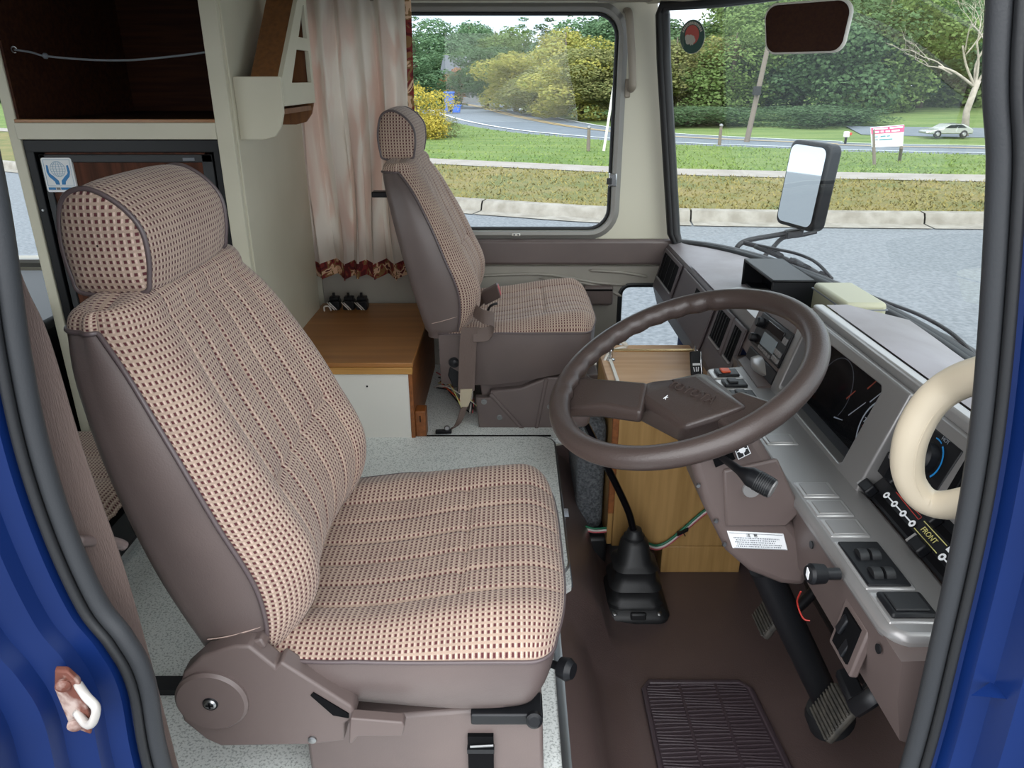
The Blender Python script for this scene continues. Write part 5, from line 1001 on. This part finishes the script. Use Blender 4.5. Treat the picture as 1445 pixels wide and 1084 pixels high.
dr = MB().xy([(-14, 58), (-4.2, 56), (-3.4, 61), (-12, 63)], GZ+.10, GZ+.13).build('driveway', 'walk_concrete', rd); 
# grass tufts along verge and kerb
def tufts(n, lo, hi, h, m, name, label):
    mb = MB(); xs_ = rng.uniform(-9, 13, n)
    for x in xs_:
        ya = np.interp(x, [p[0] for p in lo], [p[1] for p in lo]); yb = np.interp(x, [p[0] for p in hi], [p[1] for p in hi]); y = ya+(yb-ya)*rng.uniform()**1.5; hh = h*rng.uniform(.5, 1.2); a = rng.uniform(0, 3.14); w_ = .018; dx, dy = math.cos(a)*w_, math.sin(a)*w_; lx_, ly_ = rng.normal(0, .03, 2)
        mb.add([(x-dx, y-dy, GZ+.13), (x+dx, y+dy, GZ+.13), (x+lx_, y+ly_, GZ+.13+hh)], [(0, 1, 2)])
    o = mb.build(name, m, None, smooth=0, recalc=False, kind='stuff'); tag(o, label, 'grass')
tufts(16000, [(x, y+.2) for x, y in K], S0, .045, 'grass_blade', 'verge_grass', 'short dry grass blades on the verge behind the kerb')
tufts(9000, S1, [(x, y-1) for x, y in R0], .045, 'lawn_blade', 'lawn_grass', 'short green grass blades on the lawn before the far road')
# trees
def crown_mesh(seed, blobs, n, size, flat=.7):
    r = np.random.default_rng(seed); tot = sum(b[3]**2 for b in blobs); PP = []; DD = []
    for bx, by, bz, br_, sq in blobs:
        k = int(n*br_**2/tot); d = r.normal(size=(k, 3)); d /= np.linalg.norm(d, axis=1)[:, None]; rad = br_*(.62+.38*r.uniform(size=k)**.5); lump = 1+.22*np.sin(d[:, 0]*7+seed)*np.sin(d[:, 1]*6+2*seed)*np.sin(d[:, 2]*8+seed)
        PP.append(np.stack([bx+d[:, 0]*rad*lump, by+d[:, 1]*rad*lump, np.maximum(bz+d[:, 2]*rad*lump*sq, .02)], 1)); DD.append(d)
    p = np.concatenate(PP); d = np.concatenate(DD); k = len(p); nn_ = d+r.normal(0, .55, (k, 3)); nn_ /= np.linalg.norm(nn_, axis=1)[:, None]
    u = np.cross(nn_, r.normal(size=(k, 3))); u /= np.linalg.norm(u, axis=1)[:, None]; v = np.cross(nn_, u); sz = (size*r.uniform(.6, 1.3, k))[:, None]
    V = np.stack([p-u*sz, p-v*sz*flat, p+u*sz, p+v*sz*flat], 1).reshape(-1, 3)
    me = bpy.data.meshes.new('crown'); me.from_pydata(V.tolist(), [], np.arange(4*k).reshape(-1, 4).tolist()); return me
def round_blobs(seed, h, w_, base):
    r = np.random.default_rng(seed); b = []
    for k in range(11): a = r.uniform(0, 6.28); z = base+(h-base)*r.uniform(.08, .85); q = w_*.5*math.sin(math.pi*min(1, max(.15, (z-base)/(h-base)*.8+.12)))*r.uniform(.3, 1); b.append((q*math.cos(a), q*math.sin(a), z, w_*r.uniform(.2, .32), .85))
    b.append((0, 0, base+(h-base)*.5, w_*.38, 1.2)); return b
def cone_blobs(seed, h, w_, base):
    r = np.random.default_rng(seed); b = []
    for k in range(12): t = k/11; q = w_*.5*(1-t)**.8; a = k*2.4; b.append((q*.5*math.cos(a), q*.5*math.sin(a), base+(h-base)*t, max(q*.75, .35), .8))
    return b
CM = {}
for i in range(4): CM['r%d' % i] = crown_mesh(20+i, round_blobs(30+i, 9.0, 6.5, .15), 15000, .125)
for i in range(3): CM['c%d' % i] = crown_mesh(50+i, cone_blobs(60+i, 10.0, 5.5, .5), 14000, .13, .35)
CM['b0'] = crown_mesh(80, round_blobs(81, 3.0, 3.4, .1), 9000, .06); CM['b1'] = crown_mesh(90, round_blobs(91, 3.0, 3.4, .05), 9000, .06)
tk = MB().tube([(0, 0, 0), (.05, 0, 2.5), (-.05, .05, 6), (0, 0, 8)], [.22, .18, .10, .03], 9); _t = tk.build('trunk_tmp', 'bark', None, smooth=180); TRUNK = _t.data; bpy.data.objects.remove(_t)
tk = MB().tube([(0, 0, 0), (.03, 0, 1.2), (0, .02, 2.4)], [.06, .05, .02], 7); _t = tk.build('stem_tmp', 'bark', None, smooth=180); STEM = _t.data; bpy.data.objects.remove(_t)
def tree(name, label, cat, px, y, base_py, top_py, wid, kind, leafm, group=None, zoff=0, gz=GZ+.1):
    b = AY(px, base_py if base_py else 200, y); x = b.x; top = AY(px, top_py, y).z; h0 = {'r': 9.3, 'c': 10.3, 'b': 3.3}[kind[0]]
    w0 = {'r': 7.5, 'c': 5.5, 'b': 3.8}[kind[0]]; sz = max((top-gz)/h0, .2); sx_ = wid/w0
    T = thing(name, label, cat, (x, y, gz), group); T.rotation_euler.z = rng.uniform(0, 6.28); T.scale = (sx_, sx_, sz)
    me = CM[kind]; key = (kind, leafm)
    if key not in CM: m2 = me.copy(); m2.materials.clear(); m2.materials.append(M[leafm]); CM[key] = m2
    o = bpy.data.objects.new('crown', CM[key]); C.objects.link(o); o.parent = T; t2 = bpy.data.objects.new('trunk', STEM if kind[0] == 'b' else TRUNK); C.objects.link(t2); t2.parent = T; return T
tree('autumn_bush', 'yellow autumn bush at left edge of side window', 'bush', 590, 24, 0, 116, 2.3, 'b0', 'leaf_gold', gz=GZ+.1)
tree('autumn_bush', 'low brownish bush right of the yellow autumn bush', 'bush', 614, 25, 0, 172, 1.9, 'b1', 'leaf_olive')
tree('pine_tree', 'tall light green pine at left edge of side window', 'tree', 590, 52, 0, 22, 6.5, 'c0', 'leaf_pine')
tree('pine_tree', 'dark green dense evergreen standing by the road bend', 'tree', 688, 50, 0, 60, 5.2, 'r2', 'leaf_dark')
tree('yellow_tree', 'yellow-green bushy tree right of the dark evergreen', 'tree', 728, 44, 0, 66, 5.0, 'r0', 'leaf_yellow')
tree('yellow_tree', 'olive thicket tree in the middle of the side window', 'tree', 772, 40, 0, 72, 5.2, 'r1', 'leaf_olive')
tree('yellow_tree', 'golden green thicket tree near the side window latch', 'tree', 818, 36, 0, 66, 5.0, 'r3', 'leaf_yellow')
tree('broad_tree', 'olive thicket tree at right edge of the side window', 'tree', 862, 35, 0, 62, 5.2, 'r2', 'leaf_olive')
tree('rust_tree', 'small rusty orange tree between the pine and the evergreen', 'tree', 640, 58, 0, 92, 3.0, 'r1', 'leaf_rust')
tree('yellow_tree', 'tall yellow-green tree rising behind the middle thicket', 'tree', 795, 56, 0, 28, 7.0, 'r0', 'leaf_yellow')
for px, y, tp, wd, k, lf, lab in ((632, 78, 20, 9, 'r1', 'leaf_pine', 'second tall tree from the left on side window skyline'), (665, 84, 16, 10, 'r3', 'leaf_pine', 'third tall tree from the left on side window skyline'), (700, 80, 28, 8, 'r0', 'leaf_mid', 'lower green tree at the dip of side window skyline'), (738, 86, 24, 9, 'c1', 'leaf_pine', 'pointed pine at the middle of side window skyline'), (768, 90, 14, 9, 'c2', 'leaf_dark', 'tall dark pine just right of the skyline middle'), (838, 70, 12, 11, 'r2', 'leaf_pine', 'large grey-green tree at right end of side window skyline'), (880, 76, 10, 11, 'c0', 'leaf_pine', 'tall pine partly hidden by the far windshield pillar')):
    tree('skyline_tree', lab, 'tree', px, y, 0, tp, wd, k, lf)
for px, y, tp, wd, k, lf, lab in ((945, 44, 34, 6.5, 'r3', 'leaf_olive', 'yellow-olive tree under the windshield sticker'), (985, 46, 42, 6.0, 'r0', 'leaf_yellow', 'yellow-green tree just right of windshield sticker'), (1025, 42, 26, 6.5, 'r1', 'leaf_mid', 'green tree left of the leaning utility pole'), (1075, 46, -10, 7.5, 'r2', 'leaf_mid', 'tall green tree behind the leaning utility pole'), (1120, 42, 0, 7.5, 'r3', 'leaf_pine', 'grey-green tree right below the interior mirror'), (1170, 40, -25, 7.5, 'r0', 'leaf_dark', 'dark green tree behind the black truck mirror'), (1225, 40, -30, 7.5, 'r1', 'leaf_mid', 'green tree behind the roadside sign'), (1285, 44, -40, 8.5, 'r2', 'leaf_pine', 'pale green tree left of the parked car'), (1350, 46, -40, 9, 'r3', 'leaf_mid', 'green tree rising above the parked car'), (1420, 46, -50, 9, 'r0', 'leaf_dark', 'dark tree at right edge of the windshield')):
    tree('roadside_tree', lab, 'tree', px, y, 0, tp, wd, k, lf)
kk = 0
for px in range(915, 1480, 42):
    tree('wood_edge_tree', 'dark tree in the back row of the wood beyond the far road', 'tree', px, 66+6*(kk % 3), 0, (8, 46, 22)[kk % 3] if px < 1010 else -70, 12, ('r0', 'r2', 'r1', 'r3')[kk % 4], ('leaf_dark', 'leaf_mid')[kk % 2], 'back row of the wood'); kk += 1
for px in range(560, 900, 48):
    tree('wood_edge_tree', 'dark low tree in the row behind the thicket', 'tree', px, 66+3*(kk % 3), 0, 62+8*(kk % 3), 9, ('r0', 'r2', 'r1', 'r3')[kk % 4], ('leaf_mid', 'leaf_dark')[kk % 2], 'row behind the thicket'); kk += 1
for px, y in ((-60, 34), (0, 38), (60, 34), (930, 31), (965, 33), (1010, 31), (1130, 33), (1165, 30)):
    tree('hedge_bush', 'low dark undergrowth bush along the far road verge', 'bush', px, y if px > 100 else y+22, 0, 150 if px > 100 else 100, 5.0, 'b1', 'leaf_dark', 'undergrowth along the far road')
# bare tree
BT = thing('bare_tree', 'pale leafless tree spreading branches near the right pillar', 'tree', (AY(1358, 205, 25).x, 25, GZ+.05))
def branch(p, d, L_, r_, dep):
    q = p+d*L_; md = p.lerp(q, .5)+Vector((random.uniform(-.12, .12), random.uniform(-.1, .1), random.uniform(-.02, .1)))*L_
    MB().tube(spline([p, md, q], 4), [r_*(1-.4*k/8) for k in range(9)], 6).build('branch', 'bark_pale', BT, smooth=180)
    if dep:
        for k in range(2 if dep > 1 else 3): branch(p.lerp(q, random.uniform(.6, 1)), (d+Vector((random.uniform(-.9, .9), random.uniform(-.6, .6), random.uniform(-.15, .5)))).normalized(), L_*random.uniform(.6, .8), r_*.55, dep-1)
b0 = Vector((AY(1358, 205, 25).x, 25, GZ+.05)); MB().tube([b0, b0+Vector((-.1, 0, .8)), b0+Vector((.05, 0, 1.7))], [.13, .10, .09], 9).build('trunk', 'bark_pale', BT, smooth=180); random.seed(3)
for d in ((-.5, 0, .9), (.15, .1, 1), (.6, -.1, .7), (-.9, .1, .45), (-.2, 0, 1)): branch(b0+Vector((0, 0, 1.5)), Vector(d).normalized(), 1.35, .045, 4)
# utility pole, posts
def pole(name, lab, cat, p0, p1, r_, m_, cap=True):
    T = thing(name, lab, cat, p0); MB().tube([p0, Vector(p0).lerp(Vector(p1), .5), p1], [r_, r_*.9, r_*.8], 10).build('pole_shaft', m_, T, smooth=60); 
    if cap: MB().lathe([(r_*1.1, 0), (r_*1.1, .03), (r_*.4, .06)], p1, Vector(p1)-Vector(p0), 10).build('pole_cap', 'steel', T)
    return T
pp_ = AZ(1053, 203, GZ); p1 = AY(1085, 60, pp_.y); T = pole('utility_pole', 'leaning wooden utility pole beyond the far road', 'pole', pp_, p1, .085, 'pole_wood'); MB().obox(AY(1068, 128, pp_.y-.15), (0, 0, 1), (1, 0, 0), (0, 1, 0), .12, .10, .08).build('pole_box', 'black_metal', T)
a = AZ(830, 213, GZ+.1); pole('field_post', 'dark metal field post on lawn near window latch', 'post', a, a+Vector((0, 0, .55)), .05, 'pole_wood')
a = AZ(852, 213, GZ+.1); pole('guy_post', 'thin pale marker pole at right edge of side window', 'pole', a, a+Vector((.25, 0, 2.2)), .035, 'white_plastic')
a = AZ(1015, 205, GZ+.1); pole('field_post', 'short wooden post on lawn left of truck mirror', 'post', a, a+Vector((0, 0, .5)), .05, 'pole_wood')
# wires of the pole line
# sign
sp0 = AZ(1234, 235, GZ+.1); SG = thing('roadside_sign', 'white and pink roadside sign board on two posts', 'sign', sp0); sy_ = sp0.y
p00, p10, p11, p01 = AY(1231, 208, sy_), AY(1274, 206, sy_+.3), AY(1276, 176, sy_+.3), AY(1229, 180, sy_)
MB().prism([p00, p10, p11, p01], (0, .04, 0)).build('sign_board', 'white_print', SG)
def SGp(u, v): return p01.lerp(p11, u).lerp(p00.lerp(p10, u), v)+Vector((0, -.012, 0))
MB().add([SGp(0, .02), SGp(1, .02), SGp(1, .33), SGp(0, .33)], [(0, 1, 2, 3)]).build('sign_band', 'ink_pink', SG, smooth=0)
def sbar(u0, u1, v0, v1, m_): MB().add([SGp(u0, v0)+Vector((0, -.01, 0)), SGp(u1, v0)+Vector((0, -.01, 0)), SGp(u1, v1)+Vector((0, -.01, 0)), SGp(u0, v1)+Vector((0, -.01, 0))], [(0, 1, 2, 3)]).build('sign_lettering', m_, SG, smooth=0)
mat('ink_teal', '4d8790', .6); mat('ink_palepink', 'f0b4c6', .6)
for u0, u1, v0, v1, m_ in ((.05, .48, .06, .13, 'white_print'), (.55, .95, .06, .13, 'white_print'), (.1, .22, .2, .28, 'white_print'), (.27, .36, .2, .28, 'white_print'), (.42, .55, .2, .28, 'white_print'), (.6, .85, .2, .28, 'white_print'), (.06, .18, .45, .5, 'ink_teal'), (.26, .42, .44, .5, 'ink_teal'), (.46, .56, .45, .5, 'ink_teal'), (.1, .18, .60, .65, 'ink_teal'), (.22, .64, .60, .66, 'ink_teal'), (.1, .32, .8, .87, 'ink_palepink'), (.38, .58, .8, .87, 'ink_palepink'), (.64, .9, .8, .87, 'ink_palepink')): sbar(u0, u1, v0, v1, m_)
for p, q in ((AY(1232, 182, sy_+.03), sp0), (AY(1272, 208, sy_+.33), AZ(1269, 229, GZ+.1))): MB().tube([q, p], .035, 8).build('sign_post', 'pole_wood', SG)
# parked car on its drive, mailbox, bins, house
strip('parking_drive', [(11.5, 25.8), (14, 24.6), (17, 23.6), (21, 22)], [(12.5, 29.5), (16, 28.5), (19, 27.5), (23, 26)], GZ+.10, GZ+.16, 'asphalt_far', 'dark drive under the parked car')
CA = thing('parked_car', 'silver car parked at the right behind the sign', 'car', (AZ(1338, 193, GZ+.15).x, AZ(1338, 193, GZ+.15).y, GZ+.13)); cb_ = CA.location; 
def cz_(x, y, z): return (cb_.x+x, cb_.y+y, cb_.z+z)
k_ = .42
body = [(-.95, .28), (-.98, .42), (-.9, .55), (-.35, .68), (0, 1.0), (.65, 1.05), (1.1, .72), (1.2, .6), (1.2, .3)]; MB().prism([cz_(x*1.0, 0, z*.62-.02) for x, z in body], (0, 1.1, 0)).build('car_body', 'car_silver', CA, bevel=.06, seg=3)
MB().prism([cz_(x, -.012, z*.62) for x, z in ((-.25, .7), (.02, .95), (.55, .98), (.85, .72))], (0, 1.12, 0)).build('car_windows', 'car_glass', CA)
for x in (-.55, .75): MB().lathe([(.17, -.03), (.19, 0), (.17, .1)], cz_(x, 0, .15), (0, 1, 0), 16).build('wheel', 'rubber_black', CA); MB().lathe([(.10, 0), (.08, .03)], cz_(x, -.03, .15), (0, -1, 0), 12).build('wheel_cover', 'steel', CA)
MB().box(cb_.x-1.0, cb_.x-.93, cb_.y+.08, cb_.y+.26, cb_.z+.2, cb_.z+.28).build('headlight', 'white_print', CA)
CA.scale = (.62, .62, .62)
a = AZ(1192, 206, GZ); MBX = thing('mailbox', 'small red and white mailbox on post beyond the far road', 'mailbox', a); MB().tube([a, a+Vector((0, 0, .4))], .06, 8).build('mailbox_post', 'black_metal', MBX); MB().box(a.x-.12, a.x+.12, a.y-.12, a.y+.12, a.z+.4, a.z+.66).build('mailbox_body', 'white_plastic', MBX, bevel=.04); MB().box(a.x+.1, a.x+.2, a.y-.13, a.y+.05, a.z+.5, a.z+.62).build('mailbox_flag', 'ink_red', MBX); MBX.scale = (.6, .6, .6)
a = AZ(634, 159, GZ+.1); BNn = thing('wheelie_bin', 'blue wheeled bin standing by the drive at the bend', 'bin', a); MB().prism([a+Vector(v) for v in ((-.2, 0, 0), (.2, 0, 0), (.27, 0, .95), (-.27, 0, .95))], (0, .5, 0)).build('bin_body', 'bin_blue', BNn, bevel=.03); MB().box(a.x-.3, a.x+.3, a.y-.05, a.y+.55, a.z+.95, a.z+1.05).build('bin_lid', 'bin_blue', BNn, bevel=.03)
a = AZ(641, 159, GZ+.1); RB = thing('recycling_tub', 'low blue recycling tub beside the wheeled bin', 'tub', a); MB().prism([a+Vector(v) for v in ((-.3, 0, 0), (.3, 0, 0), (.36, 0, .35), (-.36, 0, .35))], (0, .4, 0)).build('tub_body', 'bin_blue', RB, bevel=.02); MB().box(a.x-.4, a.x+.4, a.y-.04, a.y+.44, a.z+.33, a.z+.39).build('tub_rim', 'bin_blue', RB, bevel=.015)
hx = AY(700, 100, 62); HS = thing('house', 'white house with grey roof half hidden by trees', 'house', (hx.x, 62, GZ)); HZ = AY(700, 100, 62).z; 
MB().box(hx.x-4, hx.x+5.5, 62, 69, GZ, HZ).build('house_wall', 'house_wall', HS); MB().yz([(61.6, HZ-.2), (65.5, HZ+1.2), (69.4, HZ-.2)], hx.x-4.3, hx.x+5.8).build('house_roof', 'house_roof', HS)
gx = AY(672, 85, 61).x; MB().xz([(gx-1.1, GZ), (gx+1.1, GZ), (gx+1.1, HZ+.3), (gx, HZ+1.2), (gx-1.1, HZ+.3)], 61, 63).build('house_gable', 'house_wall', HS)
for x in (hx.x+1, hx.x+3.5): w_ = MB().box(x-.5, x+.5, 61.95, 62.02, HZ-1.6, HZ-.4).build('window', 'white_print', HS); MB().box(x-.42, x+.42, 61.92, 61.96, HZ-1.52, HZ-.48).build('pane', 'car_glass', w_)
